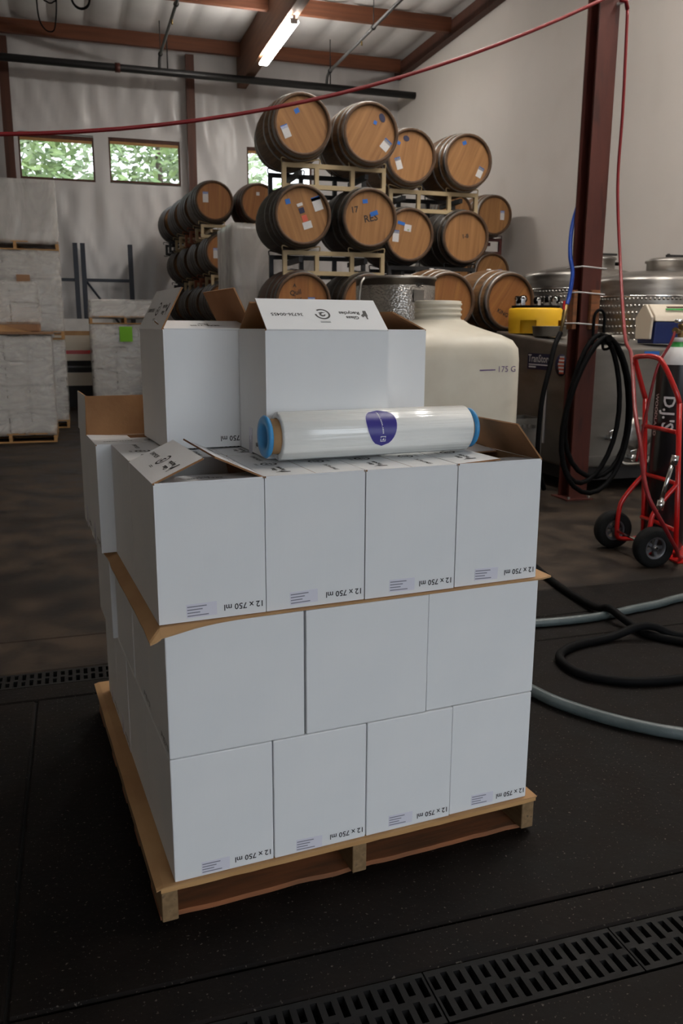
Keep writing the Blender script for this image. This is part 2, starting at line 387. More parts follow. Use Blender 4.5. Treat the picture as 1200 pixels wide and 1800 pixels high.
struct(MB().box(XL - .2, XL, YF, YB + .2, 0, ZC + .1).build('wall_left', mat('grey_block_wall', (.50, .46, .42, 1), (.55, .51, .46, 1), 2, rough=.85)))
# front wall with the open loading door behind the photographer
struct(MB().box(XL, -.2, YF - .2, YF, 0, ZC + .1).box(4.6, XR, YF - .2, YF, 0, ZC + .1).box(-.2, 4.6, YF - .2, YF, 3.8, ZC + .1).build('wall_front', M_WALL))
# ceiling: quilted white insulation, seams running away from the camera
b = MB(); vs = []; fs = []
nx = 167; ys = [YF, 0, 4, 8, 10, 12, 12.6, 13.1, 13.8, 14.5, 15.1, 15.7, 16.4, 17.0, 17.6, 18.0]
for y in ys:
    for i in range(nx):
        x = XL + (XR - XL) * i / (nx - 1)
        s = abs(math.sin(math.pi * (x + .1) / .62))
        dz = .085 * (1 - s ** .4)
        sag = -.035 * math.sin(math.pi * ((y - 17.6) % 2.5) / 2.5)
        vs.append((x, y, ZC + dz + sag))
for j in range(len(ys) - 1):
    for i in range(nx - 1): fs.append((j * nx + i, j * nx + i + 1, (j + 1) * nx + i + 1, (j + 1) * nx + i))
b.add(vs, fs, 0, True)
struct(b.build('ceiling', M_INSUL))
struct(MB().box(XL - .2, XR + .2, YF - .2, YB + .2, ZC + .12, ZC + .22).build('ceiling_deck', M_WALL))
# timber
for k, (y, nm) in enumerate(((17.6, 'closest to the back wall'), (15.1, 'second from the back wall'), (12.6, 'third from the back wall'))):
    for x0, x1, side in ((XL, 3.42, 'left'), (3.60, 6.76, 'right')):
        o = MB().box(x0, x1, y - .05, y + .05, 6.66, 6.90).build('timber_purlin', M_TIMB)
        tag(o, f'brown timber ceiling purlin {side} of the big beam, {nm}', 'beam', 'ceiling purlins')
o = MB().box(3.42, 3.60, YF + .02, YB - .03, 6.18, 6.92).build('glulam_beam', M_GLULAM)
tag(o, 'deep brown laminated ceiling beam running toward the back wall', 'beam')
o = MB().box(6.76, 6.895, 2.0, YB - .10, 6.60, 6.86).build('timber_ledger', M_TIMBD)
tag(o, 'dark timber ledger along the top of the right wall', 'beam')
for x0, x1, nm in ((-1.03, -.86, 'left of the windows'), (2.37, 2.53, 'right of the second window')):
    o = MB().box(x0, x1, YB - .30, YB - .17, 0, 6.64).build('timber_post', M_TIMBD)
    tag(o, f'dark brown timber wall post {nm}', 'post', 'back wall posts')
# sprinkler main and branches
t = thing('sprinkler_main', 'long black iron pipe running along the back wall below the ceiling', 'pipe', (0, 17.05, 6.10))
MB().tube([(XL + .02, 0, 0), (XR - .005, 0, 0)], .068, 12).build('pipe', M_PIPE, t)
MB().tube([(1.0, 0, 0), (1.09, 0, 0)], .082, 12).build('coupling', M_REDST, t)
for x in (-3, 1.95, 5.1):
    MB().tube([(x, 0, .06), (x, 0, .56)], .012, 6).build('hanger_rod', M_PIPE, t)
for x, nm in ((1.80, 'left of the big beam'), (5.02, 'right of the big beam')):
    t = thing('sprinkler_branch', f'thin grey sprinkler branch pipe {nm}', 'pipe', (x, 0, 6.33), 0, 'sprinkler branches')
    MB().tube([(0, 8.0, 0), (0, 16.85, 0), (0, 16.98, -.05), (0, 17.03, -.17)], .028, 8).build('pipe', M_GREYPIPE, t)
    for y in (14.3, 16.8):
        MB().tube([(0, y, .03), (0, y, .55)], .008, 6).tube([(0, y - .02, 0), (0, y + .02, 0)], .042, 10).build('hanger', M_PIPE, t)
    MB().tube([(0, 14.9, -.03), (0, 14.9, -.10)], .016, 6).build('sprinkler_head', M_BRASS, t)
# loose cables on the ceiling, top left
t = thing('cable_loop', 'thin dark cable hanging in a loop below the ceiling', 'cable', (0, 13.4, 5.5))
MB().tube(spline([(-.20, 0, 1.38), (-.21, 0, .9), (-.22, 0, .40), (-.20, .05, .14), (-.12, .1, .03), (-.02, .05, .02), (.02, 0, .16), (.04, 0, .40), (.05, 0, .9), (.05, 0, 1.38)]), .010, 6).build('cable', M_RUBBER, t)
MB().tube(spline([(-.16, 0, 1.38), (-.15, 0, .5), (-.08, 0, .36), (.0, 0, .37), (.04, 0, .5), (.05, 0, 1.38)]), .010, 6).build('cable', M_RUBBER, t)
t = thing('cable_coil', 'small black cable coil hung close to the ceiling', 'cable', (.36, 13.2, 5.78))
for k in range(3):
    MB().tube([(.12 * math.cos(a), .02 * k, .10 + .13 * math.sin(a) + .012 * k) for a in [2 * math.pi * i / 20 for i in range(20)]], .013, 6, closed=True).build('coil_turn', M_RUBBER, t)
MB().tube([(0, .02, .22), (0, .02, 1.1)], .008, 6).build('hanger', M_PIPE, t)
# fluorescent fixtures: one in view under the beam, others of the same row, and an added one brightening the right wall
def fixture(x, y, label, drop=.125):
    t = thing('fluorescent_light', label, 'light', (x, y, 6.06), 0, 'fluorescent ceiling lights')
    MB().box(-.022, .022, -1.12, 1.12, -.01, .09).build('housing', M_WHITEP, t, bevel=.006)
    for dx in (-.055, .055):
        MB().tube([(dx, -1.09, 0), (dx, 1.09, 0)], .026, 8).build('tube', M_TUBE, t)
    for y in (-1.1, 1.1): MB().box(-.06, .06, y - .014, y + .014, -.03, .04).build('end_cap', M_WHITEP, t)
    for y in (-.8, .8): MB().tube([(0, y, .08), (0, y, drop)], .01, 6).build('mount', M_PIPE, t)
fixture(3.50, 14.75, 'lit fluorescent twin tube light under the big ceiling beam')
for y, nm in ((7.4, 'second'), (2.6, 'third')):
    fixture(3.50, y, f'lit fluorescent twin tube light under the big beam, {nm} from the back wall')
fixture(5.35, 5.2, 'added unseen twin tube light brightening the right wall and tank tops', .85)  # added lamp out of view, lifts the right wall and tank tops

# outside the windows: ground and trees under the overcast sky
gr = struct(MB().box(-30, 30, YB + .3, 60, -.5, -.02).build('ground_outside', M_GRASS))
struct(MB().box(-30, 30, -40, YF - .2, -.3, -.01).build('yard_outside', mat('asphalt_yard', (.09, .09, .088, 1), (.12, .118, .115, 1), 3, rough=.9)))
def tree(x, y, h, r, m, label, seed):
    rnd = random.Random(seed)
    t = thing('tree', label, 'tree', (x, y, -.02), 0, 'trees outside the windows')
    MB().tube([(0, 0, 0), (.1, 0, h * .4), (0, .1, h * .8)], [.22, .17, .06], 8).build('trunk', M_BARK, t)
    b = MB()
    for k in range(1500):
        u = rnd.random(); a = rnd.random() * 6.283; zz = rnd.uniform(-1, 1); q = math.sqrt(1 - zz * zz)
        rr = r * (.45 + .55 * u ** .4) * (1 + .35 * noise.noise(Vector((q * math.cos(a) * 2, q * math.sin(a) * 2, zz * 2 + seed))))
        c = Vector((rr * q * math.cos(a), rr * q * math.sin(a), h * .62 + rr * zz * 1.15))
        s = rnd.uniform(.10, .24); d = Vector((rnd.uniform(-1, 1), rnd.uniform(-1, 1), rnd.uniform(-.6, .6))).normalized()
        e = d.orthogonal().normalized() * s * .5; d *= s
        b.add([c - d, c - e * .9, c + d, c + e * .9], [(0, 1, 2, 3)])
    f = b.build('foliage', m, t); f['kind'] = 'stuff'
tree(-1.4, 25.5, 8.4, 2.0, M_LEAF, 'green leafy tree seen through the left side of the first window', 1)
tree(.9, 27.0, 9.4, 2.2, M_LEAF2, 'pale green tree seen through the first window', 2)
tree(2.6, 26.0, 8.6, 2.1, M_LEAF, 'green leafy tree seen through the second window', 3)
tree(4.4, 28.0, 9.2, 2.0, M_LEAF2, 'pale green tree seen between second and third windows', 4)
tree(7.6, 30.0, 6.6, 2.0, M_LEAF, 'green tree low outside the third window', 5)

# ------------------------------------------------------------------ the pallet of wine cartons
PO = Vector((.155, 1.841, 0)); PA = .0893
PM = T(PO) @ RZ(PA)
CW, CL, CHH = .2575, .3433, .3308
Z1 = .118; Z2 = Z1 + CHH; Z3 = Z2 + CHH + .008; Z4 = Z3 + CHH + .004

pal = thing('wooden_pallet', 'wooden shipping pallet under the stack of white wine cartons', 'pallet')
pal.matrix_world = PM
X0, X1, Y1 = -.033, 1.058, 1.29
for k, x in enumerate((X0, .478, X1 - .04)):
    MB().box(x, x + .04, 0, Y1, .015, .100).build('stringer', M_PINEG, pal, bevel=.002, seg=1)
ny = 7
for k in range(ny):
    y = .0 + k * (Y1 - .12) / (ny - 1)
    w = .135 if k in (0, ny - 1) else .09
    if k == ny - 1: y = Y1 - w
    b = MB(); n = 24      # slightly chewed front edge
    poly = [(X0 - random.uniform(0, .004) + (X1 - X0 + .004) * i / n, y - .004 + .003 * noise.noise(Vector((i * .9, k, 0)))) for i in range(n + 1)] + [(X1, y + w), (X0, y + w)]
    b.prism(poly, .1003, .1145).build('deck_board', M_PINE, pal)
for k, (y, w) in enumerate(((.03, .14), (.36, .09), (.60, .09), (.84, .09), (Y1 - .14, .14))):
    n = 30
    poly = [(X0 + (X1 - X0) * i / n, y + (.010 * noise.noise(Vector((i * .35, k, 3))) if k == 0 else 0)) for i in range(n + 1)] + [(X1, y + w), (X0, y + w)]
    MB().prism(poly, .0005, .0148).build('bottom_board', M_PINE2, pal)

def sheet(name, label, x0, x1, y0, y1, sx0, sx1, sy0, z, droop, th, seed, curl=0, lip=1, nz_=1):
    """cardboard sheet lying at height z, its free rim sagging outside the stack (sx0..sx1, y>sy0)"""
    us = [x0, x0 + .012, x0 + .024] + [sx0 + (sx1 - sx0) * i / 40 for i in range(41)] + [x1 - .02, x1 - .008, x1]
    vs_ = [y0, y0 + .01, y0 + .02, sy0 - .002] + [sy0 + .06 + (y1 - sy0 - .06) * i / 24 for i in range(25)]
    us = sorted(set(us)); vs_ = sorted(set(vs_)); P = []; b = MB()
    for v in vs_:
        for u in us:
            uu, vv = u, v
            nz = noise.noise(Vector((u * 5, v * 5, seed)))
            out_f = max(0, sy0 - v); out_l = max(0, sx0 - u); out_r = max(0, u - sx1)
            k = out_f / max(1e-6, sy0 - y0); ext = lip + (1 - lip) * math.exp(-max(0, u - x0) / .09)
            out_f *= ext; v = v if v >= sy0 else sy0 - out_f; vv = v
            vv = v + nz_ * k * .008 * noise.noise(Vector((u * 7, 2, seed))) + nz_ * k * .003 * noise.noise(Vector((u * 40, 5, seed)))
            uu = u + (out_l / max(1e-6, sx0 - x0)) * .006 * nz_ * noise.noise(Vector((v * 8, 1, seed)))
            o = max(out_f, out_l)
            dz = -droop * o - .3 * droop * out_l * (1 if out_f else 0)
            if curl and out_r > 0: dz += curl * out_r
            P.append((uu, vv, z + dz + .0006 * nz * (1 if o else 0)))
    n = len(us); N = len(P); F = []
    for j in range(len(vs_) - 1):
        for i in range(n - 1): F.append((j * n + i, j * n + i + 1, (j + 1) * n + i + 1, (j + 1) * n + i))
    allv = P + [(x, y, zz + th) for x, y, zz in P]
    FF = [f[::-1] for f in F] + [tuple(q + N for q in f) for f in F]
    m = len(vs_)
    bd = [i for i in range(n)] + [j * n + n - 1 for j in range(1, m)] + [(m - 1) * n + i for i in range(n - 2, -1, -1)] + [j * n for j in range(m - 2, 0, -1)]
    for a, c in zip(bd, bd[1:] + bd[:1]): FF.append((a, c, c + N, a + N))
    o = b.add(allv, FF).build(name, M_SHEET); o.matrix_world = PM
    return tag(o, label, 'cardboard')
sheet('cardboard_sheet', 'tan cardboard sheet between pallet deck and bottom layer of cartons', -.046, 1.062, -.006, 1.30, -.028, 1.05, -.003, .1146, .25, .0030, 2, nz_=.25)
sheet('cardboard_sheet', 'tan cardboard sheet with torn drooping edge below the third layer of cartons', -.038, 1.065, -.038, 1.20, -.010, 1.038, -.006, Z2 + CHH + .002, .62, .0045, 5, curl=.15, lip=.58)

def print_parts():
    """the separate marks printed on a long flap: (name, mesh, x, y)"""
    out = [('lettering', text_mesh('Glass', .017, 'CENTER', M_INK, .0006), -.082, .013), ('lettering', text_mesh('Recycles', .017, 'CENTER', M_INK, .0006), -.078, -.006),
           ('lettering', text_mesh('36736-00455', .0165, 'CENTER', M_INK, .0003), .098, .002)]
    b = MB().add([(-.128, -.016, 0), (-.119, -.016, 0), (-.119, .006, 0), (-.1215, .010, 0), (-.1215, .020, 0), (-.1255, .020, 0), (-.1255, .010, 0), (-.128, .006, 0), (-.113, .012, 0), (-.109, .004, 0), (-.117, -.004, 0)], [(0, 1, 2, 3, 4, 5, 6, 7), (2, 1, 10, 9, 8)])
    out.append(('bottle_mark', b.mesh('bottle_mark', M_INK), 0, 0))
    b = MB(); n = 28; vs = []; fs = []
    for k in range(n - 3):
        a = 2 * math.pi * k / n
        vs += [(.0165 * math.cos(a), .0165 * math.sin(a), 0), (.0215 * math.cos(a), .0215 * math.sin(a), 0)]
    for k in range(n - 4): fs.append((2 * k, 2 * k + 1, 2 * k + 3, 2 * k + 2))
    b.add(vs, fs); out.append(('recycling_ring', b.mesh('recycling_ring', M_INK), 0, 0))
    q = [(-.010, -.006, 0), (.0, -.009, 0), (.010, -.006, 0), (.0075, -.002, 0), (.009, .004, 0), (.003, .010, 0), (-.004, .009, 0), (-.009, .003, 0), (-.006, .001, 0), (-.001, .005, 0), (.004, .001, 0), (0, -.004, 0)]
    b = MB().add(q, [tuple(range(12))]); out.append(('recycling_arrows', b.mesh('recycling_arrows', M_INK), 0, 0))
    for k in range(2):
        out.append(('fine_print', cached('fineprint', lambda: MB().add([(-.014, 0, 0), (.014, 0, 0), (.014, .0016, 0), (-.014, .0016, 0)], [(0, 1, 2, 3)]).mesh('fine_print', M_INK)), 0, .030 + .004 * k))
    return out
PP = print_parts()
SEAL = [('lettering', text_mesh('SEAL THIS', .019, 'CENTER', M_INK, .0006), 0, .010), ('lettering', text_mesh('Flap', .019, 'CENTER', M_INK, .0006), 0, -.012)]
def flap_mesh(L, d, seed=0):
    def mk():
        b = MB(); t = .0042
        b.add([(.003, 0, 0), (L - .003, 0, 0), (L - .003, d, 0), (.003, d, 0), (.003, 0, t), (L - .003, 0, t), (L - .003, d, t), (.003, d, t)],
              [(4, 5, 6, 7), (0, 1, 5, 4)], 0)
        b.add(b.v[:8], [(0, 3, 2, 1), (1, 2, 6, 5), (2, 3, 7, 6), (3, 0, 4, 7)], 1)
        return b.mesh('flap', [M_CARTON, M_KRAFT])
    return cached(('flap', L, d), mk)
def open_body(a, bb, h):
    def mk():
        b = MB(); t = .004
        b.add([(0, 0, 0), (a, 0, 0), (a, bb, 0), (0, bb, 0), (0, 0, h), (a, 0, h), (a, bb, h), (0, bb, h)],
              [(0, 3, 2, 1), (0, 1, 5, 4), (1, 2, 6, 5), (2, 3, 7, 6), (3, 0, 4, 7)], 0)
        b.add([(t, t, t), (a - t, t, t), (a - t, bb - t, t), (t, bb - t, t), (t, t, h), (a - t, t, h), (a - t, bb - t, h), (t, bb - t, h)],
              [(0, 1, 2, 3), (0, 4, 5, 1), (1, 5, 6, 2), (2, 6, 7, 3), (3, 7, 4, 0)], 1)
        b.add([(0, 0, h), (a, 0, h), (a, bb, h), (0, bb, h), (t, t, h), (a - t, t, h), (a - t, bb - t, h), (t, bb - t, h)],
              [(0, 1, 5, 4), (1, 2, 6, 5), (2, 3, 7, 6), (3, 0, 4, 7)], 0)
        me = bpy.data.meshes.new('carton_body'); me.from_pydata(b.v, [], b.f)
        me.materials.append(M_CARTON); me.materials.append(M_KRAFT); me.polygons.foreach_set('material_index', b.m); me.update()
        return me
    return cached(('open', a, bb, h), mk)
def sticker_mesh():
    def mk():
        b = MB(); b.box(-.036, .036, -.0165, .0165, 0, .0004, 0)
        for k, L in enumerate((.050, .030, .036, .046)):
            y = .0115 - k * .0072
            b.add([(.034 - L, y - .0013, .0007), (.034, y - .0013, .0007), (.034, y + .0013, .0007), (.034 - L, y + .0013, .0007)], [(0, 1, 2, 3)], 1)
        return b.mesh('shipping_label', [M_STICKER, M_INKGREY])
    return cached('sticker', mk)
T12 = text_mesh('12 x 750 ml', .0205, 'RIGHT', M_INK, .0003)
def carton(label, x, y, z, a, bb, group, narrow='front', flaps=None, rz=0, jx=0, sticker=True, body=None):
    t = thing('wine_carton', label, 'carton', group=group)
    t.matrix_world = PM @ T((x, y, z)) @ RZ(rz)
    g = .0012; A, B = a - 2 * g, bb - 2 * g
    if flaps is None:
        ob('carton_body', boxmesh(A, B, CHH - .0015, M_CARTON, .0035), t, (g, g, 0))
    else:
        ob('carton_body', open_body(A, B, CHH - .006), t, (g, g, 0))
        h = CHH - .006
        D = CW / 2 - .002
        major_lr = bb > a        # long flaps hinge on the long sides
        for side, (ang, pr) in flaps.items():
            zz = h + .0002
            if (side in 'LR') != major_lr and ang == 0: ang = -3
            base = {'F': T((0, 0, zz)), 'R': T((A, 0, zz)) @ RZ(R(90)), 'K': T((A, B, zz)) @ RZ(R(180)), 'L': T((0, B, zz)) @ RZ(R(-90))}[side]
            L = A if side in 'FK' else B
            f = ob('flap', flap_mesh(round(L, 4), round(D, 4)), t, mx=T((g, g, 0)) @ base @ RX(R(ang)))
            marks = SEAL if pr == 'seal' else (PP if pr else [])
            for nm, me, mx_, my_ in marks:
                ob(nm, me, f, mx=T((L / 2, D * (.45 if pr == 'seal' else .5), .0046)) @ RZ(math.pi) @ T((mx_, my_, 0)))
    # lettering: upside down, low on the narrow end
    if narrow in ('front', 'both'):
        ob('lettering', T12, t, mx=T((A - .008 - .094 , -.0006 + g, .024)) @ RX(R(90)) @ RZ(math.pi))
        if sticker: ob('shipping_label', sticker_mesh(), t, mx=T((A - .152 + random.uniform(-.008, .004), -.0002 + g, .024 + random.uniform(-.004, .004))) @ RX(R(90)) @ RZ(math.pi + R(random.uniform(-4, 2))))
    if narrow == 'left':
        ob('lettering', T12, t, mx=T((-.0006 + g, .008 + .094, .024)) @ RZ(R(-90)) @ RX(R(90)) @ RZ(math.pi))
        if sticker: ob('shipping_label', sticker_mesh(), t, mx=T((-.0002 + g, .152, .030)) @ RZ(R(-90)) @ RX(R(90)) @ RZ(math.pi + R(86)))
    return t
def jit(s=.0025): return random.uniform(-s, s)
LAY = {1: 'bottom layer', 2: 'second layer', 3: 'third layer above the cardboard sheet'}
# --- bottom layer: two rows of four narrow ends, then two rows of three
def layer_a(n, z, ox, oy, full):
    nm = LAY[n]; G = f'cartons of the {nm}'
    for i in range(4):
        if n == 3: continue
        carton(f'white wine carton in the front row of the {nm}, {ORD[i]} from left', ox + i * CW, oy + (jit() if i else 0), z, CW, CL, G)
    for i in ((0, 1, 2, 3) if full else (0, 3)):
        if n == 3: continue
        side = {0: 'on the left side', 3: 'on the right side'}[i]
        carton(f'white wine carton {side} of the {nm}, second row from the front', ox + i * CW, oy + CL + .003, z, CW, CL, G, narrow=None)
    for j in (0, 1):
        for i in ((0, 1, 2) if (full or j) else (0, 2)):
            if n == 3: continue
            side = ['at the left end', 'in the middle', 'at the right end'][i]
            carton(f'white wine carton {side} of the {nm}, {["third", "rear"][j]} row from the front', ox + i * CL + jit(), oy + 2 * CL + .006 + j * (CW + .002), z, CL, CW, G, narrow='left' if i == 0 else None)
layer_a(1, Z1, 0, 0, False)
# --- second layer: two rows of three wide faces, then two rows of four
G2 = 'cartons of the second layer'
for j in (0, 1):
    for i in (0, 1, 2):
        if j == 1 and i == 1: continue
        side = ['left', 'middle', 'right'][i]
        lab = f'white wine carton with a wide blank face, {side} of the second layer front row' if j == 0 else f'white wine carton at the {side} end of the second layer, second row from the front'
        carton(lab, i * CL + (.003 if i else 0) + (jit(.002) if j else 0), j * (CW + .001) + (.004 if i == 2 else 0), Z2, CL, CW, G2, narrow='left' if i == 0 else None, sticker=False)
for j in (0, 1):
    for i in (0, 1, 2, 3):
        if j == 0 and i in (1, 2): continue
        side = ['left end', 'left centre', 'right centre', 'right end'][i]
        carton(f'white wine carton at the {side} of the second layer, {["third", "rear"][j]} row from the front', -.016 * j + i * CW, 2 * CW + .004 + j * (CL + .002), Z2, CW, CL, G2, narrow=None)
# --- third layer, tops in view
G3 = 'cartons of the third layer'; OX, OY = -.0105, .002
FL0 = lambda: {'F': (0, None), 'K': (0, None), 'L': (0, 1), 'R': (0, 1)}
c1 = carton('white wine carton with two flaps raised, front left corner of the third layer', OX, OY, Z3, CW, CL, G3,
       flaps={'F': (-4, 'seal'), 'K': (-50, None), 'L': (24, 1), 'R': (25, 1)})
MB().box(.0012, .0165, -.0008, .0014, .002, CHH - .008).build('glue_flap', M_CARTON, c1)
carton('white wine carton in the third layer front row, second from left, under the film roll', OX + CW, OY + .001, Z3, CW, CL, G3, flaps=FL0())
carton('white wine carton in the third layer front row, third from left, under the film roll', OX + 2 * CW, OY - .001, Z3, CW, CL, G3, flaps=FL0())
carton('white wine carton with one brown flap raised, front right corner of the third layer', OX + 3 * CW + .003, OY + .003, Z3, CW, CL, G3,
       flaps={'F': (-6, 'seal'), 'K': (0, None), 'L': (3, 1), 'R': (50, 1)})
for i in range(4):
    nm = ['on the left side', 'left of centre', 'right of centre', 'on the right side'][i]
    carton(f'white wine carton in the third layer second row, {nm}', OX + i * CW, OY + CL + .003, Z3, CW, CL, G3, narrow=None, flaps=FL0())
for j in (0, 1):
    for i in range(3):
        y = OY + 2 * CL + .006 + j * (CW + .003)
        if i == 0 and j == 0:
            carton('white carton jutting out left of the third layer, tall brown flap raised', -.054, y, Z3, CL, CW, G3, narrow='left',
                   flaps={'F': (0, 1), 'K': (92, None), 'L': (0, None), 'R': (0, None)})
        else:
            pos = ['left', 'middle', 'right'][i]
            fl_ = {'F': (0, 1), 'K': (0, 1), 'L': (88, None), 'R': (0, None)} if (i == 0 and j == 1) else {'F': (0, 1), 'K': (0, 1), 'L': (0, None), 'R': (0, None)}
            carton(f'white wine carton at the {pos} of the third layer, {["third", "rear"][j]} row', (-.050 if i == 0 else OX + i * CL), y, Z3, CL, CW, G3, narrow='left' if i == 0 else None, flaps=fl_)
# --- loose cartons on top
GT = 'open cartons standing on the top of the stack'
carton('topmost open white carton on the right, printed flap up, behind the film roll', .322, .222, Z4, CL, CW, GT, narrow='left', sticker=True,
       flaps={'F': (38, 1), 'K': (34, None), 'L': (-3, None), 'R': (-3, None)}, rz=R(-.6))
carton('topmost open white carton on the left with side flaps raised', .116, .484, Z4, CW, CL, GT,
       flaps={'F': (10, 'seal'), 'K': (0, None), 'L': (62, 1), 'R': (64, None)}, rz=R(1.0), sticker=False)
carton('topmost open white carton standing behind the printed flap, brown flap raised', .585, .500, Z4, CL, CW, GT, narrow=None,
       flaps={'F': (-8, None), 'K': (0, None), 'L': (0, None), 'R': (25, None)})

# --- roll of stretch film lying across the front row
rr = .0615; RLn = .545
t = thing('stretch_film_roll', 'clear stretch film roll with blue end caps lying on the cartons', 'film roll')
t.matrix_world = PM @ T((.330, .168, Z4 + .0035)) @ RZ(R(.4))
MB().lathe([(.046, .001), (rr - .004, .001), (rr, .005), (rr, RLn - .005), (rr - .004, RLn - .001), (.046, RLn - .001)], 48, 'x').build('film', M_FOIL, t, loc=(0, 0, rr))
MB().lathe([(.041, -.022), (.0445, -.022), (.0445, RLn + .012), (.041, RLn + .012), (.041, -.022)], 32, 'x').build('cardboard_core', M_SHEET, t, loc=(0, 0, rr))
for s in (0, 1):
    MB().lathe([(.028, .035), (.028, -.028), (.036, -.034), (.050, -.034), (.054, -.029), (.050, -.022), (.040, -.021), (.040, .035), (.028, .035)], 32, 'x').build('end_cap', M_LAVEND, t, loc=(0 if s == 0 else RLn - .012, 0, rr), rot=(0, 0, 0 if s == 0 else math.pi))
def roll_label():
    b = MB(); n = 30; vs = []; cx = .268; R2 = rr + .0006
    def P(u, v, e=0): a = R(70) + v / R2; return (cx + u, -(R2 + e) * math.sin(a), (R2 + e) * math.cos(a))
    rows = 14; hw = .042; hh = .053
    for layer, (sc, m, e) in enumerate(((1.05, 1, 0), (1.0, 0, .0003))):
        g = []
        for j in range(rows + 1):
            v = -1 + 2 * j / rows
            wd = math.sqrt(max(0, 1 - abs(v) ** 2.3)) * (1 - .18 * v)
            g.append([P(sc * hw * wd * (-1 + 2 * i / 8), sc * hh * v, e) for i in range(9)])
        o = [p for r_ in g for p in r_]
        b.add(o, [(j * 9 + i, j * 9 + i + 1, (j + 1) * 9 + i + 1, (j + 1) * 9 + i) for j in range(rows) for i in range(8)], m, True)
    # a column of small white print curving down the label and a small square mark
    for k in range(15):
        v0 = -.044 + k * .0043; u0 = -.006 + .006 * math.sin((v0 + .044) * 22); wd = .0035 if k % 5 else .0015
        b.add([P(u0, v0, .0006), P(u0 + wd, v0, .0006), P(u0 + wd, v0 + .0029, .0006), P(u0, v0 + .0029, .0006)], [(0, 1, 2, 3)], 1)
    b.add([P(-.006, .026, .0006), P(.009, .026, .0006), P(.009, .040, .0006), P(-.006, .040, .0006)], [(0, 1, 2, 3)], 1)
    b.add([P(-.004, .028, .0009), P(.007, .028, .0009), P(.007, .038, .0009), P(-.004, .038, .0009)], [(0, 1, 2, 3)], 0)
    b.add([P(-.002, .036, .0012), P(.003, .030, .0012), P(.005, .036, .0012)], [(0, 1, 2)], 1)
    return b
roll_label().build('round_label', [M_PURPLE, M_GLASSL], t, loc=(0, 0, rr))

# ------------------------------------------------------------------ barrels and barrel racks
BL = .95
def brad(t): return .350 - .056 * (2 * t - 1) ** 2
def stave_mesh(m):
    prof = [(.262, .045), (.268, 0), (brad(0), 0)] + [(brad(k / 12), BL * k / 12) for k in range(1, 12)] + [(brad(1), BL), (.268, BL), (.262, BL - .045)]
    b = MB().lathe(prof, 32, 'y'); me = b.mesh('staves', [m, M_CHIME])
    for p in me.polygons:
        if p.index < 64 or p.index >= len(me.polygons) - 64: p.material_index = 1
    return me
def hoop_mesh(t, w, m):
    y0, y1 = t * BL - w / 2, t * BL + w / 2
    return MB().lathe([(brad(max(0, y0 / BL)) - .002, y0), (brad(max(0, y0 / BL)) + .003, y0), (brad(min(1, y1 / BL)) + .003, y1), (brad(min(1, y1 / BL)) - .002, y1)], 32, 'y').mesh('hoop', m)
HOOPS = [(.030, .046), (.130, .032), (.285, .034), (.715, .034), (.870, .032), (.970, .046)]
SM = {'l': stave_mesh(M_STAVE), 'd': stave_mesh(M_STAVED), 'r': stave_mesh(M_STAVER)}
HM = {k: [hoop_mesh(t, w, M_HOOP if k == 'l' else M_HOOPD) for t, w in HOOPS] for k in 'ldr'}
def head_mesh(m):
    b = MB(); b.lathe([(.001, 0), (.266, 0)], 32, 'y', 0, False); return b.mesh('head', m)
HD = {'o': head_mesh(M_OAK), 'a': head_mesh(M_OAK2)}
BUNG = MB().lathe([(.0, .016), (.024, .016), (.028, .0)], 12, 'z').mesh('bung', M_WRAPC)
def tagmesh(w, h, m):
    if m is M_NAVY and w > .055 and h > .055: return cached(('oval', w, h), lambda: MB().prism([(w * .5 * math.cos(k * math.pi / 10), h * .5 * math.sin(k * math.pi / 10)) for k in range(20)], 0, .0015, 0, RX(R(90))).mesh('oval_mark', m))
    return cached(('tag', w, h, m.name), lambda: MB().box(-w / 2, w / 2, -.0015, 0, -h / 2, h / 2).mesh('paper_tag', m))
def barrel(label, x, y, z, group, st='d', hd='o', ang=0, tags=(), words=(), rz=0):
    t = thing('wine_barrel', label, 'barrel', (x, y, z - .35), rz, group)
    ob('staves', SM[st], t, (0, 0, .35))
    ob('head', HD[hd], t, (0, .028, .35), (0, R(ang), 0)); ob('head', HD[hd], t, (0, BL - .028, .35), (0, R(ang), 0))
    for h in HM[st]: ob('hoop', h, t, (0, 0, .35))
    ob('bung', BUNG, t, (0, BL / 2, .35 + .345))
    for u, v, w, h, m, a in tags:
        nm = 'tape' if m in (M_BLUET,) else 'paper_tag'
        ob(nm, tagmesh(w, h, m), t, (u, .0265, .35 + v), (0, R(a), 0))
    for s, size, u, v, a in words:
        ob('lettering', text_mesh(s, size, 'CENTER', M_INK, .0015), t, mx=T((u, .0268, .35 + v)) @ RY(R(a)) @ RX(R(90)))
    return t
def tagpair(u, v, a, w=.075, h=.115):
    """paper tag taped on with a strip of blue tape"""
    du, dv = math.sin(R(a)) * h * .42, math.cos(R(a)) * h * .42
    return [(u, v, w, h, M_PAPER, a), (u + du, v + dv + .0, w, .035, M_BLUET, a)]
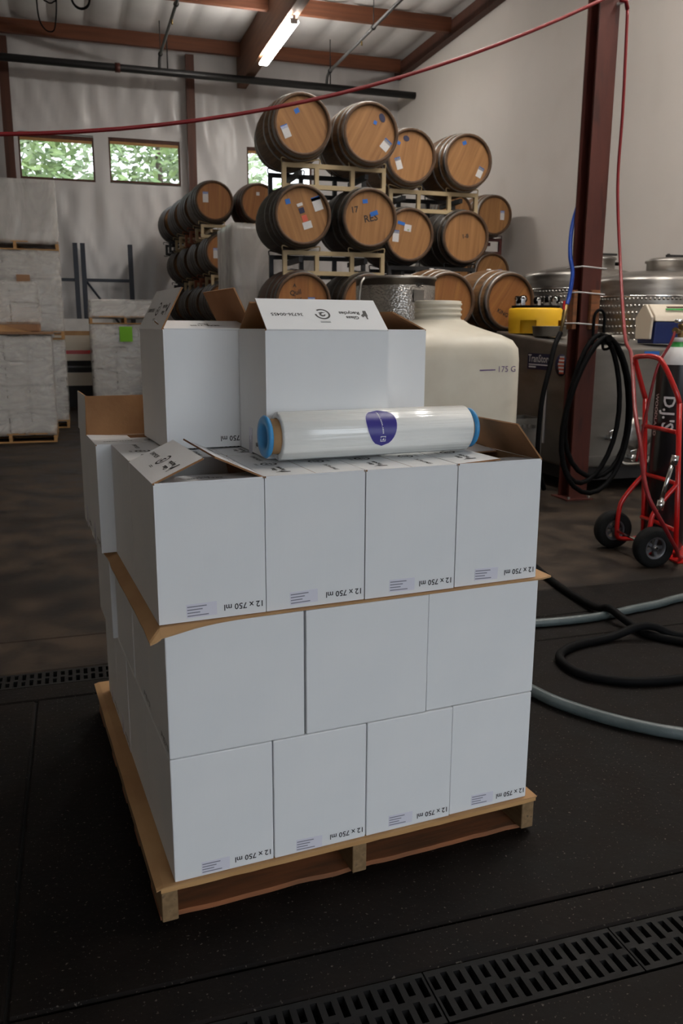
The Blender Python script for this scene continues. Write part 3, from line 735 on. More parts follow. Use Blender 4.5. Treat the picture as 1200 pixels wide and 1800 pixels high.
def rack(label, x, y, zt, group, m, width=1.34, h=.245, leg=0, back=None):
    """two-barrel steel rack: front and rear frames of four uprights, cross tubes, wire cradles; zt = top rail"""
    base = zt - h - (leg if leg else .02)
    t = thing('barrel_rack', label, 'rack', (x, y, base), 0, group)
    q = .022; H = zt - base; lo = H - h
    mb = back or m  # back: darker colour for the rear parts, their shade painted in
    for k, (yy, mm) in enumerate(((.17, m), (.80, mb))):
        b = MB()
        b.box(-width / 2, width / 2, yy - q, yy + q, H - 2 * q, H).box(-width / 2, width / 2, yy - q, yy + q, lo, lo + 2 * q)
        for f in (-.5, -.18, .18, .5):
            xx = f * (width - 2 * q); z0 = 0 if (leg and abs(f) == .5) else lo + 2 * q
            if leg and abs(f) == .5: b.box(xx - q, xx + q, yy - q, yy + q, 0, lo)
            b.box(xx - q, xx + q, yy - q, yy + q, lo + 2 * q, H - 2 * q)
        b.build('front_frame' if k == 0 else 'rear_frame', mm, t)
    for sx in (-1, 1):
        MB().box(sx * .36 - .02, sx * .36 + .02, .19, .78, H - .11, H - .06).build('cross_tube', mb, t)
    for yy in (.17, .80):
        for sx in (-1, 1):
            c = sx * .36
            pts = spline([(c - .20, yy, H), (c - .20, yy, H + .045), (c - .13, yy, H + .035), (c, yy, H - .005 + .012), (c + .13, yy, H + .035), (c + .20, yy, H + .045), (c + .20, yy, H)], 5)
            MB().tube(pts, .007, 6).build('cradle_wire', m if yy < .3 else mb, t)
            if not leg:
                pts = spline([(c - .20, yy, lo), (c - .18, yy, lo - .02), (c - .10, yy, lo - .005), (c, yy, lo + .01), (c + .10, yy, lo - .005), (c + .18, yy, lo - .02), (c + .20, yy, lo)], 4)
                MB().tube(pts, .007, 6).build('cradle_wire', m if yy < .3 else mb, t)
    return t
# nearest stack
G = 'barrels in the nearest stack'; GR = 'racks of the nearest barrel stack'
xa, xb, y = 2.29, 3.01, 8.6; xm = (xa + xb) / 2; zz = (3.44, 2.585, 1.73, .875)
barrel('oak barrel at the top left of the nearest stack, pale head tilted tag', xa, y, zz[0], G, 'l', 'o', -30, tagpair(-.165, -.075, -24) + [(-.055, .125, .05, .045, M_BLUET, -30)])
barrel('oak barrel at the top right of the nearest stack with dark oval mark', xb, y, zz[0] - .03, G, 'l', 'o', 28, tagpair(.165, -.105, 38, .09, .10) + [(.05, .105, .035, .035, M_BLUET, 20), (.125, .155, .06, .09, M_NAVY, -28)])
barrel('oak barrel with red and purple labels, middle left of the nearest stack', xa, y, zz[1], G, 'd', 'o', -20, tagpair(.155, .115, -20, .095, .13) + [(-.155, .125, .05, .05, M_BLUET, -15), (-.03, .10, .06, .03, M_PAPER, -20), (-.01, .045, .055, .0549, M_NAVY, -20), (.022, -.03, .055, .065, M_PINK, -20), (.05, -.095, .095, .07, M_PAPER, -18)], [('15', .05, -.01, .045, -20)])
barrel('oak barrel lettered RES, middle right of the nearest stack', xb, y, zz[1], G, 'd', 'o', 5, [(-.05, .165, .055, .04, M_BLUET, -8), (.05, .05, .085, .045, M_BLUET, -20)], [('17', .085, -.165, .075, -10), ('RES', .10, .015, .0, -12)])
barrel('oak barrel half hidden behind the open cartons, lower left of the nearest stack', xa, y, zz[2], G, 'r', 'a', 0, tagpair(.09, -.02, 0), [('A', .05, -.09, .16, 0), ('Quil', .07, -.08, .09, -10), ('RILY', .04, -.05, .02, -15)])
barrel('dark oak barrel half hidden by the steel tank, lower right of the nearest stack', xb, y, zz[2], G, 'd', 'a', 12)
barrel('oak barrel at the bottom left of the nearest stack', xa, y, zz[3], G, 'd', 'o', 30)
barrel('oak barrel at the bottom right of the nearest stack', xb, y, zz[3], G, 'd', 'o', 60)
rack('tan steel barrel rack under the top pair of the nearest stack', xm + .02, y, zz[0] - .335, GR, M_TAN, 1.12, back=M_RACKB)
rack('tan steel barrel rack under the middle pair of the nearest stack', xm + .02, y, zz[1] - .335, GR, M_TAN, 1.12, back=M_RACKB)
rack('tan steel barrel rack under the lower pair of the nearest stack', xm + .02, y, zz[2] - .335, GR, M_TAN, 1.12, back=M_RACKB)
rack('tall black base rack under the bottom pair of the nearest stack', xm + .02, y, zz[3] - .335, GR, M_RACKB, 1.12, leg=zz[3] - .335 - .245)
# second stack, to the right
G = 'barrels in the second stack'; GR = 'racks of the second barrel stack'
xa, xb, y = 3.74, 4.446, 9.3; xm = (xa + xb) / 2; zz = (3.36, 2.515, 1.67, .825)
barrel('oak barrel with dark oval mark, top left of the second stack', xa, y, zz[0], G, 'l', 'o', 10, tagpair(-.145, -.085, -18, .07, .12) + [(-.06, .185, .075, .06, M_NAVY, 20), (-.155, .135, .05, .035, M_BLUET, 30)])
barrel('oak barrel with one crooked tag, top right of the second stack against the white wall', xb, y, zz[0] - .01, G, 'l', 'o', 25, tagpair(.155, -.115, 24, .07, .11) + [(-.05, .195, .05, .04, M_BLUET, -25)])
barrel('oak barrel with green dotted tag, middle left of the second stack', xa, y, zz[1], G, 'd', 'o', 15, tagpair(-.165, -.02, 4, .075, .12) + [(-.10, .125, .09, .035, M_BLUET, 14), (-.02, .075, .085, .075, M_PAPER, 8), (-.015, .055, .02, .015, M_LIME, 0)])
barrel('pale headed oak barrel lettered 1-8, middle right of the second stack', xb, y, zz[1], G, 'd', 'o', 3, (), [('1-8', .065, .0, .01, -8)])
barrel('oak barrel behind the tank neck, third row left of the second stack', xa, y, zz[2], G, 'd', 'o', 3)
barrel('oak barrel behind the front barrel pair, third row right of the second stack', xb, y, zz[2], G, 'd', 'o', 33)
barrel('oak barrel at the bottom left of the second stack', xa, y, zz[3], G, 'd', 'o', 3)
barrel('oak barrel at the bottom right of the second stack', xb, y, zz[3], G, 'd', 'o', 53)
rack('tan steel barrel rack under the top pair of the second stack', xm + .0, y, zz[0] - .335, GR, M_TAN, 1.12, back=M_RACKB)
rack('black steel barrel rack under the middle pair of the second stack', xm, y, zz[1] - .335, GR, M_RACKB, 1.12)
rack('black steel barrel rack under the third pair of the second stack', xm, y, zz[2] - .335, GR, M_RACKB, 1.12)
rack('black base rack under the bottom pair of the second stack', xm, y, zz[3] - .335, GR, M_RACKB, 1.12, leg=zz[3] - .335 - .245)
# low pair in front of it, behind the yellow tub
G = 'barrels in the low stack behind the yellow tub'
y = 8.17
barrel('amber oak barrel behind the yellow tub with hooped side in view', 4.455, y, 1.75, G, 'l', 'a', 35, [], [('KING', .06, -.08, -.12, 25)], rz=R(4))
barrel('oak barrel beside the white tank neck, left of the amber barrel', 3.735, y, 1.74, G, 'l', 'a', 10)
barrel('oak barrel under the amber barrel behind the steel tote', 4.455, y, .86, G, 'd', 'o', 10); barrel('oak barrel low behind the white plastic tank', 3.735, y, .86, G, 'd', 'o', 40)
rack('black steel rack under the amber barrel pair', 4.095, y, 1.41, 'racks of the low barrel stack', M_RACKB, 1.12)
rack('black base rack of the low barrel stack', 4.095, y, .525, 'racks of the low barrel stack', M_RACKB, 1.12, leg=.28)
# far right stack along the wall
G = 'barrels in the far right stack'; GR = 'racks of the far right stack'
xa, xb, y = 5.70, 6.385, 12.35; xm = (xa + xb) / 2; zz = (3.21, 2.345, 1.48, .615)
for r_, z in enumerate(zz):
    row = ['top', 'second', 'third', 'bottom'][r_]
    barrel(f'oak barrel against the right wall, {row} row of the far right stack', xb, y, z, G, 'l' if r_ < 2 else 'd', 'o', 5 + 20 * r_, tagpair(.14, -.02 if r_ else .0, 0, .07, .13) if r_ < 2 else ())
    barrel(f'oak barrel away from the wall, {row} row of the far right stack', xa, y, z, G, 'd', 'o', 15 + 20 * r_, [(.0, .03, .08, .05, M_PAPER, 5)] if r_ == 0 else ())
    rack(f'maroon steel rack under the {row} row of the far right stack', xm, y, z - .335, GR, M_RACKR, 1.12, leg=(z - .335 - .245) if r_ == 3 else 0)
# far left block, four stacks deep
G = 'barrels in the far left block'; GR = 'racks of the far left block'
zz = (3.39, 2.63, 1.87, 1.11)
for d, yy in enumerate((13.6, 14.57, 15.54, 16.51)):
    sh = (0, -.05, -.11, -.19)[d]
    for r_, z in enumerate(zz):
        row = ['top', 'second', 'third', 'bottom'][r_]
        x = (2.20 if r_ == 0 else 2.34) + sh
        where = ['front', 'second', 'third', 'rearmost'][d]
        kind = 'd'
        barrel(f'dark oak barrel, {row} row left, {where} stack of the far left block', x, yy, z, G, kind, 'a' if d == 0 else 'o', 2 + 9 * r_,
               tagpair(-.135, .05 if r_ == 0 else -.02, 0, .085, .15) if d == 0 else ())
        if d == 0:
            barrel(f'dark oak barrel, {row} row right, front stack of the far left block', x + .71, yy, z, G, 'r' if r_ == 0 else 'd', 'a', 10 + 9 * r_, [(-.02, .14, .05, .05, M_PAPER, 0)] if r_ == 0 else ())
        rack(f'{["tan", "rust red", "tan", "black"][d]} steel rack under the {row} row, {where} stack of the far left block', x + .33, yy, z - .335, GR, (M_TAN, M_RACKO, M_TAN, M_RACKB)[d], 1.06, h=.20, leg=(z - .335 - .2) if r_ == 3 else 0)

# ------------------------------------------------------------------ wrapped pallets
def wrap_shell(x0, x1, y0, y1, z0, z1, m, parent, seed, amp=.012, n=14):
    bm = bmesh.new(); bmesh.ops.create_cube(bm, size=1)
    bmesh.ops.subdivide_edges(bm, edges=bm.edges[:], cuts=n, use_grid_fill=True)
    for v in bm.verts:
        p = Vector((x0 + (v.co.x + .5) * (x1 - x0), y0 + (v.co.y + .5) * (y1 - y0), z0 + (v.co.z + .5) * (z1 - z0)))
        k = noise.noise(Vector((p.x * 4, p.y * 4, p.z * 9 + seed))) * amp + noise.noise(Vector((p.x * 9 + p.z * 6, p.y * 9, seed))) * amp * .6
        nrm = Vector((v.co.x if abs(v.co.x) > .49 else 0, v.co.y if abs(v.co.y) > .49 else 0, v.co.z if abs(v.co.z) > .49 else 0))
        if nrm.length: nrm.normalize()
        v.co = p + nrm * (k + amp)
    me = bpy.data.meshes.new('stretch_wrap'); bm.to_mesh(me); bm.free(); me.materials.append(m)
    me.polygons.foreach_set('use_smooth', [True] * len(me.polygons)); return ob('stretch_wrap', me, parent)
def mini_pallet(t, x0, x1, y0, y1, z, m=M_PINE2):
    for k in range(3):
        xx = x0 + k * (x1 - x0 - .04) / 2; MB().box(xx, xx + .04, y0, y1, z + .016, z + .105).build('pallet_stringer', m, t)
    for k in range(6):
        yy = y0 + k * (y1 - y0 - .1) / 5; MB().box(x0, x1, yy, yy + .1, z + .105, z + .121).build('pallet_board', m, t)
    for yy in (y0, (y0 + y1) / 2 - .05, y1 - .1): MB().box(x0, x1, yy, yy + .1, z + .001, z + .016).build('pallet_board', m, t)
def load(t, x0, x1, y0, y1, z0, z1, nx, nz, m=M_WRAPC, nyy=3):
    """cartons on the two sides in view (front and right) around a core"""
    cw, cz, cy = (x1 - x0) / nx, (z1 - z0) / nz, (y1 - y0) / nyy
    me = boxmesh(round(cw - .008, 4), .2, round(cz - .008, 4), m, .006); me2 = boxmesh(.2, round(cy - .008, 4), round(cz - .008, 4), m, .006)
    for k in range(nz):
        for i in range(nx): ob('carton', me, t, (x0 + i * cw + .004 + random.uniform(-.003, .003), y0 + random.uniform(0, .01), z0 + k * cz + .001))
        for j in range(nyy): ob('carton', me2, t, (x1 - .2 - random.uniform(0, .01), y0 + .215 + j * (y1 - y0 - .215) / nyy, z0 + k * cz + .001))
    MB().box(x0 + .02, x1 - .21, y0 + .21, y1, z0 + .001, z1 - .004).build('carton_core', m, t)
def wrapped(label, x0, x1, y0, y1, z, h, nx, nz, seed, m=M_WRAPC, group='stretch wrapped pallet loads', filmm=None, palm=M_PINE):
    t = thing('wrapped_pallet', label, 'pallet', (x0, y0, z), 0, group)
    X, Y = x1 - x0, y1 - y0
    mini_pallet(t, 0, X, 0, Y, 0, palm)
    load(t, .02, X - .02, .02, Y - .02, .123, h, nx, nz, m)
    wrap_shell(.01, X - .01, .01, Y - .01, .10, h + .004, filmm or M_FILM, t, seed)
    return t
t = wrapped('large stretch wrapped pallet of grey cartons at the left frame edge, standing on the floor', -1.42, -.29, 11.4, 12.55, 0, 1.345, 4, 4, 3.1)
o = MB().box(-1.42, -.27, 11.38, 12.55, 1.372, 1.40).build('cardboard_tray', M_WRAPB); tag(o, 'flat brown cardboard tray on the nearest wrapped pallet', 'cardboard')
b = MB(); b.add([(-.98, 11.42, 1.402), (-.52, 11.42, 1.402), (-.60, 11.75, 1.402), (-.95, 11.75, 1.50), (-.98, 11.42, 1.41), (-.52, 11.42, 1.41), (-.60, 11.75, 1.41), (-.95, 11.75, 1.508)],
      [(0, 1, 2, 3), (4, 5, 6, 7), (0, 1, 5, 4), (1, 2, 6, 5), (2, 3, 7, 6), (3, 0, 4, 7)]); o = b.build('cardboard_scrap', M_SHEET); tag(o, 'torn brown cardboard scrap lying on the tray of the wrapped pallet', 'cardboard')
t = thing('wrapped_bundle', 'wrapped bundle of white cartons with a brown paper skirt on the left pallet', 'bundle', (-1.42, 11.78, 1.402))
MB().box(0, .99, 0, .65, 0, .12).build('brown_base', M_WRAPB, t, bevel=.02); load(t, .01, .98, .01, .64, .122, .62, 3, 2, M_WRAPC, 2); wrap_shell(0, .99, 0, .65, .10, .625, M_FILM, t, 8.8)
wrapped('tall rear wrapped pallet load at left, bottom tier behind the nearest pallet', -1.30, -.14, 13.0, 14.1, 0, 1.27, 4, 4, 5.5)
tm = wrapped('tall rear wrapped pallet load at left, middle tier of white cartons', -1.30, -.14, 13.0, 14.1, 1.285, 1.225, 3, 3, 6.5)
ob('kraft_label', MB().box(-.09, .09, -.004, 0, -.10, .10).mesh('kraft_label', M_WRAPB), tm, (.66, -.035, .80))
wrapped('tall rear wrapped pallet load at left, top tier under the window', -1.30, -.14, 13.0, 14.1, 2.525, .93, 3, 2, 7.5, filmm=M_FILM2)
t = wrapped('wrapped pallet of grey cartons with a lime green note beside the rack uprights', .25, 1.38, 14.2, 15.2, 0, 1.50, 3, 4, 11.2)
ob('lime_note', MB().box(-.10, .10, -.004, 0, -.12, .12).mesh('lime_note', M_LIME), t, (.55, -.035, 1.36))
wrapped('low wrapped load on top of the pallet with the lime green note', .25, 1.36, 14.2, 15.2, 1.52, .37, 2, 1, 12.4)
wrapped('wrapped pallet of white cartons in front of the far barrels, lower tier', 1.93, 3.05, 10.75, 11.8, 0, 1.45, 3, 4, 21)
wrapped('wrapped pallet of white cartons in front of the far barrels, upper tier', 1.93, 3.05, 10.75, 11.8, 1.465, 1.265, 2, 3, 23, filmm=M_FILM2)
b = MB(); b.box(2.25, 2.75, 10.85, 11.2, 2.742, 2.752); b.add([(2.30, 10.80, 2.752), (2.60, 10.78, 2.752), (2.72, 11.0, 2.84), (2.34, 11.05, 2.79), (2.30, 10.80, 2.757), (2.60, 10.78, 2.757), (2.72, 11.0, 2.845), (2.34, 11.05, 2.795)], [(0, 1, 2, 3), (4, 5, 6, 7), (0, 1, 5, 4), (1, 2, 6, 5), (2, 3, 7, 6), (3, 0, 4, 7)])
o = b.build('cardboard_scrap', M_SHEET); tag(o, 'crumpled brown cardboard on top of the white wrapped cartons', 'cardboard')
# pallet rack end frames leaning spare by the back wall
def upright(label, x0, x1, y, zt, zb):
    t = thing('rack_upright', label, 'rack', (x0, y, 0), 0, 'spare rack uprights by the back wall'); w = x1 - x0
    for x in (0, w): MB().box(x - .045, x + .045, -.04, .04, 0, zt).build('post', M_DARKB, t, bevel=.004, seg=1)
    for z in zb: MB().box(.045, w - .045, -.02, .02, z - .03, z + .03).build('strut', M_DARKB, t)
    for z0, z1 in zip(zb[1:], zb[:-1]): MB().tube([(.04, 0, z1 - .03), (w - .04, 0, z0 + .03)], .022, 4).build('brace', M_DARKB, t)
upright('slate steel rack upright frame nearest the tall wrapped load', -.74, .115, 17.6, 3.06, (2.37, 1.2, .2))
upright('slate steel rack upright frame behind the lime noted pallet', .255, 1.15, 17.6, 3.06, (2.37, 1.2, .2))
# stack of folded white panels between the pallets
t = thing('panel_stack', 'stack of white panels with a red rail between the wrapped pallets', 'panels', (-.35, 16.45, 0))
for z0, z1, m, nm in ((0, .40, M_DARKM, 'stand'), (.40, .64, M_COOLW, 'panel'), (.64, .73, M_DARKM, 'gap_rail'), (.73, .76, M_GREYPIPE, 'rail'), (.76, .86, M_DARKM, 'gap_rail'), (.86, .98, M_COOLW, 'panel'), (.98, 1.05, M_REDP, 'red_rail'), (1.05, 1.32, M_COOLW, 'panel'), (1.32, 1.40, M_SHEET, 'board'), (1.40, 1.62, M_WRAPC, 'panel')):
    i = .05 if m is M_DARKM else 0
    MB().box(i, 1.05 - i, i, .6, z0, z1).build(nm, m, t)

# ------------------------------------------------------------------ white plastic tank, steel tanks
def rrect(hw, r, n=7):
    pts = []
    for cx, cy, a0 in ((hw - r, hw - r, 0), (-hw + r, hw - r, 90), (-hw + r, -hw + r, 180), (hw - r, -hw + r, 270)):
        for k in range(n): a = R(a0 + 90 * k / (n - 1)); pts.append((cx + r * math.cos(a), cy + r * math.sin(a)))
    return pts
def loft(levels):
    """levels: (half width, corner radius, z) -> smooth lofted body"""
    b = MB(); rings = [[(x, y, z) for x, y in rrect(hw, r)] for hw, r, z in levels]; n = len(rings[0])
    vs = [p for g in rings for p in g]
    fs = [(i * n + k, i * n + (k + 1) % n, (i + 1) * n + (k + 1) % n, (i + 1) * n + k) for i in range(len(rings) - 1) for k in range(n)]
    b.add(vs, fs, 0, True); b.add(rings[0], [tuple(range(n))[::-1]]); return b
t = thing('plastic_tank', 'big milky white plastic tank with threaded neck behind the pallet', 'tank', (2.44, 5.52, 0))
b = loft([(.42, .12, .0), (.455, .13, .04), (.46, .14, .25), (.463, .15, .7), (.462, .15, 1.25), (.455, .15, 1.33), (.43, .17, 1.385), (.38, .2, 1.42), (.30, .22, 1.455), (.22, .2, 1.49), (.178, .172, 1.52)])
b.build('tank_body', M_POLY, t)
prof = [(.172, 1.515)]
for k in range(3): prof += [(.160, 1.53 + k * .035), (.160, 1.545 + k * .035), (.168, 1.550 + k * .035), (.168, 1.560 + k * .035)]
prof += [(.160, 1.635), (.163, 1.645), (.152, 1.648), (.148, 1.60), (.148, 1.52)]
MB().lathe(prof, 40, 'z').build('threaded_neck', M_POLY, t)
b = MB(); b.add([(-.0, 0, -.004), (.115, 0, -.001), (.115, 0, .006), (0, 0, .004)], [(0, 1, 2, 3)])
m_mark = mat('purple_marker', rgb(92, 62, 120), rough=.6)
b.build('marker_line', m_mark, t, loc=(.11, -.4638, 1.19)); ob('marker_writing', text_mesh('175 G', .055, 'LEFT', m_mark), t, mx=T((.24, -.4638, 1.195)) @ RX(R(90)))
b = MB(); b.add([(0, 0, 0), (.05, 0, .006), (.05, 0, .012), (0, 0, .006)], [(0, 1, 2, 3)]); b.build('marker_line', mat('red_marker', rgb(190, 50, 40)), t, loc=(.12, -.4638, .80))

def dimples(r, h, z0, nz, na, a0, a1, rad=.012):
    b = MB(); 
    for j in range(nz):
        for i in range(na):
            a = a0 + (a1 - a0) * (i + (.5 if j % 2 else 0)) / na; z = z0 + j * h
            c = Vector((r * math.cos(a), r * math.sin(a), z)); n = Vector((math.cos(a), math.sin(a), 0)); s = Vector((-n.y, n.x, 0)); u = Vector((0, 0, 1))
            ring = [c + (s * math.cos(q) + u * math.sin(q)) * rad + n * .0005 for q in [math.pi * 2 * k / 6 for k in range(6)]]
            b.add(ring + [c + n * .010], [(k, (k + 1) % 6, 6) for k in range(6)], 0, False)
    return b
t = thing('steel_open_tank', 'open topped dimpled stainless steel tank lettered TAC behind the cartons', 'tank', (2.58, 6.72, 0))
MB().lathe([(.02, .30), (.30, .33), (.33, .36), (.33, 1.845), (.341, 1.85), (.341, 1.872), (.325, 1.875), (.322, 1.86), (.322, .4), (.02, .38)], 48, 'z').build('shell', M_STEEL, t)
MB().lathe([(.3302, 1.0), (.3312, 1.002), (.3312, 1.80), (.3302, 1.802)], 48, 'z').build('dimple_jacket', M_DIMPLE, t)
for k in range(3):
    a = R(90 + 120 * k); MB().tube([(.25 * math.cos(a), .25 * math.sin(a), .34), (.27 * math.cos(a), .27 * math.sin(a), 0)], .025, 8).build('leg', M_STEEL, t)
MB().tube(spline([(-.31, -.12, 1.86), (-.36, -.16, 1.80), (-.38, -.18, 1.62), (-.38, -.18, 1.4)]), .012, 8).build('drain_tube', M_STEEL, t)
al = R(-77)
ob('lettering', text_mesh('TAC', .042, 'CENTER', M_INK, .0015), t, mx=T((.3405 * math.cos(al), .3405 * math.sin(al), 1.80)) @ RZ(al + R(90)) @ RX(R(90)))
MB().box(-.05, .05, -.002, 0, -.045, .045).build('spec_plate', M_STEELD, t, loc=(.3395 * math.cos(al), .3395 * math.sin(al), 1.72), rot=(0, 0, al + R(90)))

def jacket_tank(label, x, y, r, zt, neck):
    t = thing('jacketed_tank', label, 'tank', (x, y, 0), 0, 'jacketed steel tanks by the right wall')
    MB().lathe([(.02, .35), (r * .9, .40), (r, .46), (r, zt - .06), (r - .012, zt - .03), (r - .06, zt), (r * .5, zt + .055), (.02, zt + .075)], 48, 'z').build('shell', M_STEEL, t)
    d = dimples(r + .001, .072, .99 if zt < 2.1 else 1.13, 12, 54, R(140), R(340), .017).build('dimple_jacket', M_STEEL, t); d['kind'] = 'stuff'
    MB().lathe([(r + .001, zt - .235), (r + .007, zt - .23), (r + .007, zt - .215), (r + .001, zt - .21)], 48, 'z').build('weld_band', M_CHROME, t)
    for k in range(4):
        a = R(45 + 90 * k); MB().tube([(r * .8 * math.cos(a), r * .8 * math.sin(a), .42), (r * .8 * math.cos(a), r * .8 * math.sin(a), 0)], .035, 8).build('leg', M_STEELD, t)
    nx_, ny_, nr = neck
    MB().lathe([(nr, zt + .02), (nr, zt + .15), (nr + .02, zt + .155), (nr + .02, zt + .175), (nr * .8, zt + .20), (.02, zt + .21)], 32, 'z').build('manhole', M_STEEL, t, loc=(nx_, ny_, 0))
    MB().box(-.02, nr + .05, -.02, .02, zt + .215, zt + .24).tube([(0, 0, zt + .18), (0, 0, zt + .25)], .016, 8).build('manhole_clamp', M_DARKM, t, loc=(nx_, ny_, 0))
    MB().tube([(nr + .01, -.05, zt + .11), (nr + .06, -.06, zt + .11)], .022, 10).build('hinge_knob', M_RUBBER, t, loc=(nx_, ny_, 0))
    MB().tube([(.025 * math.cos(a), 0, .03 * math.sin(a)) for a in [2 * math.pi * k / 12 for k in range(12)]], .006, 6, closed=True).build('lifting_eye', M_STEEL, t, loc=(r * .55, -r * .2, zt + .08))
jacket_tank('dimpled stainless tank behind the red post, manhole at its top', 6.17, 9.60, .68, 2.17, (.26, -.10, .17))
jacket_tank('dimpled stainless tank at the right frame edge behind the cooler', 6.20, 8.12, .67, 2.03, (.08, -.10, .22))

# ------------------------------------------------------------------ stainless tote tank and what stands on it
TX0, TX1, TY0, TY1 = 4.22, 5.50, 6.50, 8.05
t = thing('steel_tote_tank', 'dull stainless steel tote tank behind the red post', 'tank', (TX0, TY0, 0))
LX, LY = TX1 - TX0, TY1 - TY0
zf, zb_ = 1.318, 1.445
b = MB(); b.add([(0, 0, .22), (LX, 0, .22), (LX, LY, .22), (0, LY, .22), (0, 0, zf - .0), (LX, 0, zf - .03), (LX, LY, zb_ - .03), (0, LY, zb_)],
      [(0, 3, 2, 1), (4, 5, 6, 7), (0, 1, 5, 4), (1, 2, 6, 5), (2, 3, 7, 6), (3, 0, 4, 7)])
b.build('tank_body', M_STEELD, t, bevel=.035, seg=4)
MB().box(.04, LX - .04, .04, LY - .04, .10, .23).build('base_frame', M_DARKM, t)
for x in (.10, LX - .10):
    for y in (.10, LY - .10): MB().lathe([(.05, .10), (.05, .02), (.07, .015), (.07, 0), (.01, 0)], 16, 'z').build('foot', M_STEELD, t, loc=(x, y, 0))
MB().box(0, LX, -.012, .012, .30, .33).build('weld_rib', M_STEELD, t)
# manway door and valves on the front
MB().lathe([(.01, -.04), (.10, -.045), (.15, -.02), (.16, 0)], 32, 'y').build('manway', M_STEEL, t, loc=(.70, 0, .52))
MB().box(-.03, .03, -.06, -.02, -.14, .14).build('manway_bar', M_STEEL, t, loc=(.70, 0, .52))
for x, z in ((.36, .50), (.60, .31), (.80, .25)):
    v = MB().lathe([(.022, .02), (.022, -.09), (.034, -.092), (.034, -.108), (.02, -.11), (.001, -.11)], 16, 'y').build('valve', M_CHROME, t, loc=(x, 0, z))
    MB().tube([(0, -.05, .02), (0, -.05, .06), (.06, -.06, .075)], .008, 6).build('lever', M_CHROME, v)
MB().tube(spline([(.48, -.03, .34), (.49, -.10, .27), (.60, -.12, .26), (.74, -.10, .27), (.80, -.05, .30)]), .016, 8).build('drain_pipe', M_STEEL, t)
# warning papers on the front
for x, z, w, h in ((.93, .74, .13, .10), (.94, .60, .11, .07), (.95, .50, .10, .05), (.76, .60, .05, .05)):
    MB().box(-w / 2, w / 2, -.002, 0, -h / 2, h / 2).build('warning_sticker', M_PAPER, t, loc=(x, -.001, z))
ob('sticker_band', MB().box(-.06, .06, -.003, -.0021, -.012, .012).mesh('sticker_band', M_PINK), t, (.93, -.001, .775))
MB().box(0, .16, -.003, 0, 0, .045).build('blue_tape', M_BLUET, t, loc=(.70, -.001, 1.225))
# maker's sign and round flag emblem on the left side
sg = MB().box(-.003, 0, -.22, .22, -.075, .075).build('maker_sign', M_NAVY, t, loc=(-.002, .62, 1.16))
ob('lettering', text_mesh('TranStore', .10, 'CENTER', M_PAPER, .001), sg, mx=T((-.0045, 0, .025)) @ RZ(R(-90)) @ RX(R(90)))
MB().box(-.005, -.003, -.19, .19, -.035, -.025).box(-.005, -.003, .06, .19, -.06, -.045).build('sign_lines', M_GLASSL, sg)
em = MB().lathe([(.001, 0), (.10, 0), (.10, .003)], 28, 'x').build('round_emblem', M_NAVY, t, loc=(-.005, .24, 1.14))
b = MB()
for k in range(5): b.box(-.0015, -.0005, -.05, .05 - abs(k - 2) * .012, -.075 + k * .032, -.060 + k * .032, 0).box(-.0013, -.0005, -.05, .05 - abs(k - 2) * .012, -.060 + k * .032, -.044 + k * .032, 1)
b.build('flag_stripes', [M_PINK, M_GLASSL], em)
MB().box(-.012, 0, .10, .12, .3, .85).build('sight_tube', M_GLASSL, t, loc=(-.002, .36, .1))
# yellow tub with castors turned upside down
zt = 1.420
t = thing('yellow_dolly', 'upturned yellow plastic drum dolly with castors on the steel tote', 'dolly', (4.50, 7.73, zt))
b = MB(); n = 40; vs = []; fs = []
rings = [(.262, 0), (.268, .13), (.268, .235), (.256, .25), (.18, .252), (.02, .252)]
for r, h in rings:
    for k in range(n): a = 2 * math.pi * k / n; vs.append((r * math.cos(a), r * math.sin(a), h))
for i in range(len(rings) - 1):
    for k in range(n):
        if i == 0 and k % 10 in (3, 4, 5, 6): continue      # hand openings
        fs.append((i * n + k, i * n + (k + 1) % n, (i + 1) * n + (k + 1) % n, (i + 1) * n + k))
b.add(vs, fs, 0, True).build('tub_shell', M_YEL, t)
MB().lathe([(.23, .0), (.235, .25), (.20, .255)], 32, 'z').build('inner_wall', M_YEL, t)
MB().lathe([(.235, .253), (.245, .275), (.02, .28)], 32, 'z').build('black_base', M_RUBBER, t)
for k in range(5):
    a = R(200 + k * 72)
    w = MB().tube([(-.018, 0, 0), (.018, 0, 0)], .040, 16).build('castor_wheel', M_RUBBER, t, loc=(.20 * math.cos(a), .20 * math.sin(a), .335), rot=(0, 0, a + R(50)))
    MB().lathe([(.018, -.022), (.030, -.021), (.030, .021), (.018, .022)], 16, 'x').build('castor_ring', M_CHROME, w)
    MB().box(-.026, .026, -.02, .02, -.06, -.03).box(-.028, -.022, -.02, .02, -.05, .005).box(.022, .028, -.02, .02, -.05, .005).build('castor_fork', M_CHROME, w)
t = thing('steel_pan', 'shallow grey steel pan on the tote in front of the yellow dolly', 'pan', (4.42, 7.30, 1.390))
MB().lathe([(.001, .003), (.145, .003), (.158, .012), (.170, .095), (.176, .098), (.174, .102), (.166, .098), (.154, .016), (.001, .008)], 36, 'z').build('pan_body', M_STEELD, t)
t = thing('tank_cover', 'round stainless tank lid ring lying on the tote right of the post', 'lid', (4.72, 6.88, 1.352))
MB().lathe([(.001, .03), (.20, .035), (.235, .03), (.24, .015), (.225, 0), (.24, 0), (.25, .02), (.245, .055), (.23, .062), (.001, .060)], 40, 'z').build('lid_rim', M_STEEL, t)
MB().lathe([(.10, .06), (.10, .075), (.09, .08), (.001, .08)], 24, 'z').build('lid_boss', M_STEEL, t)
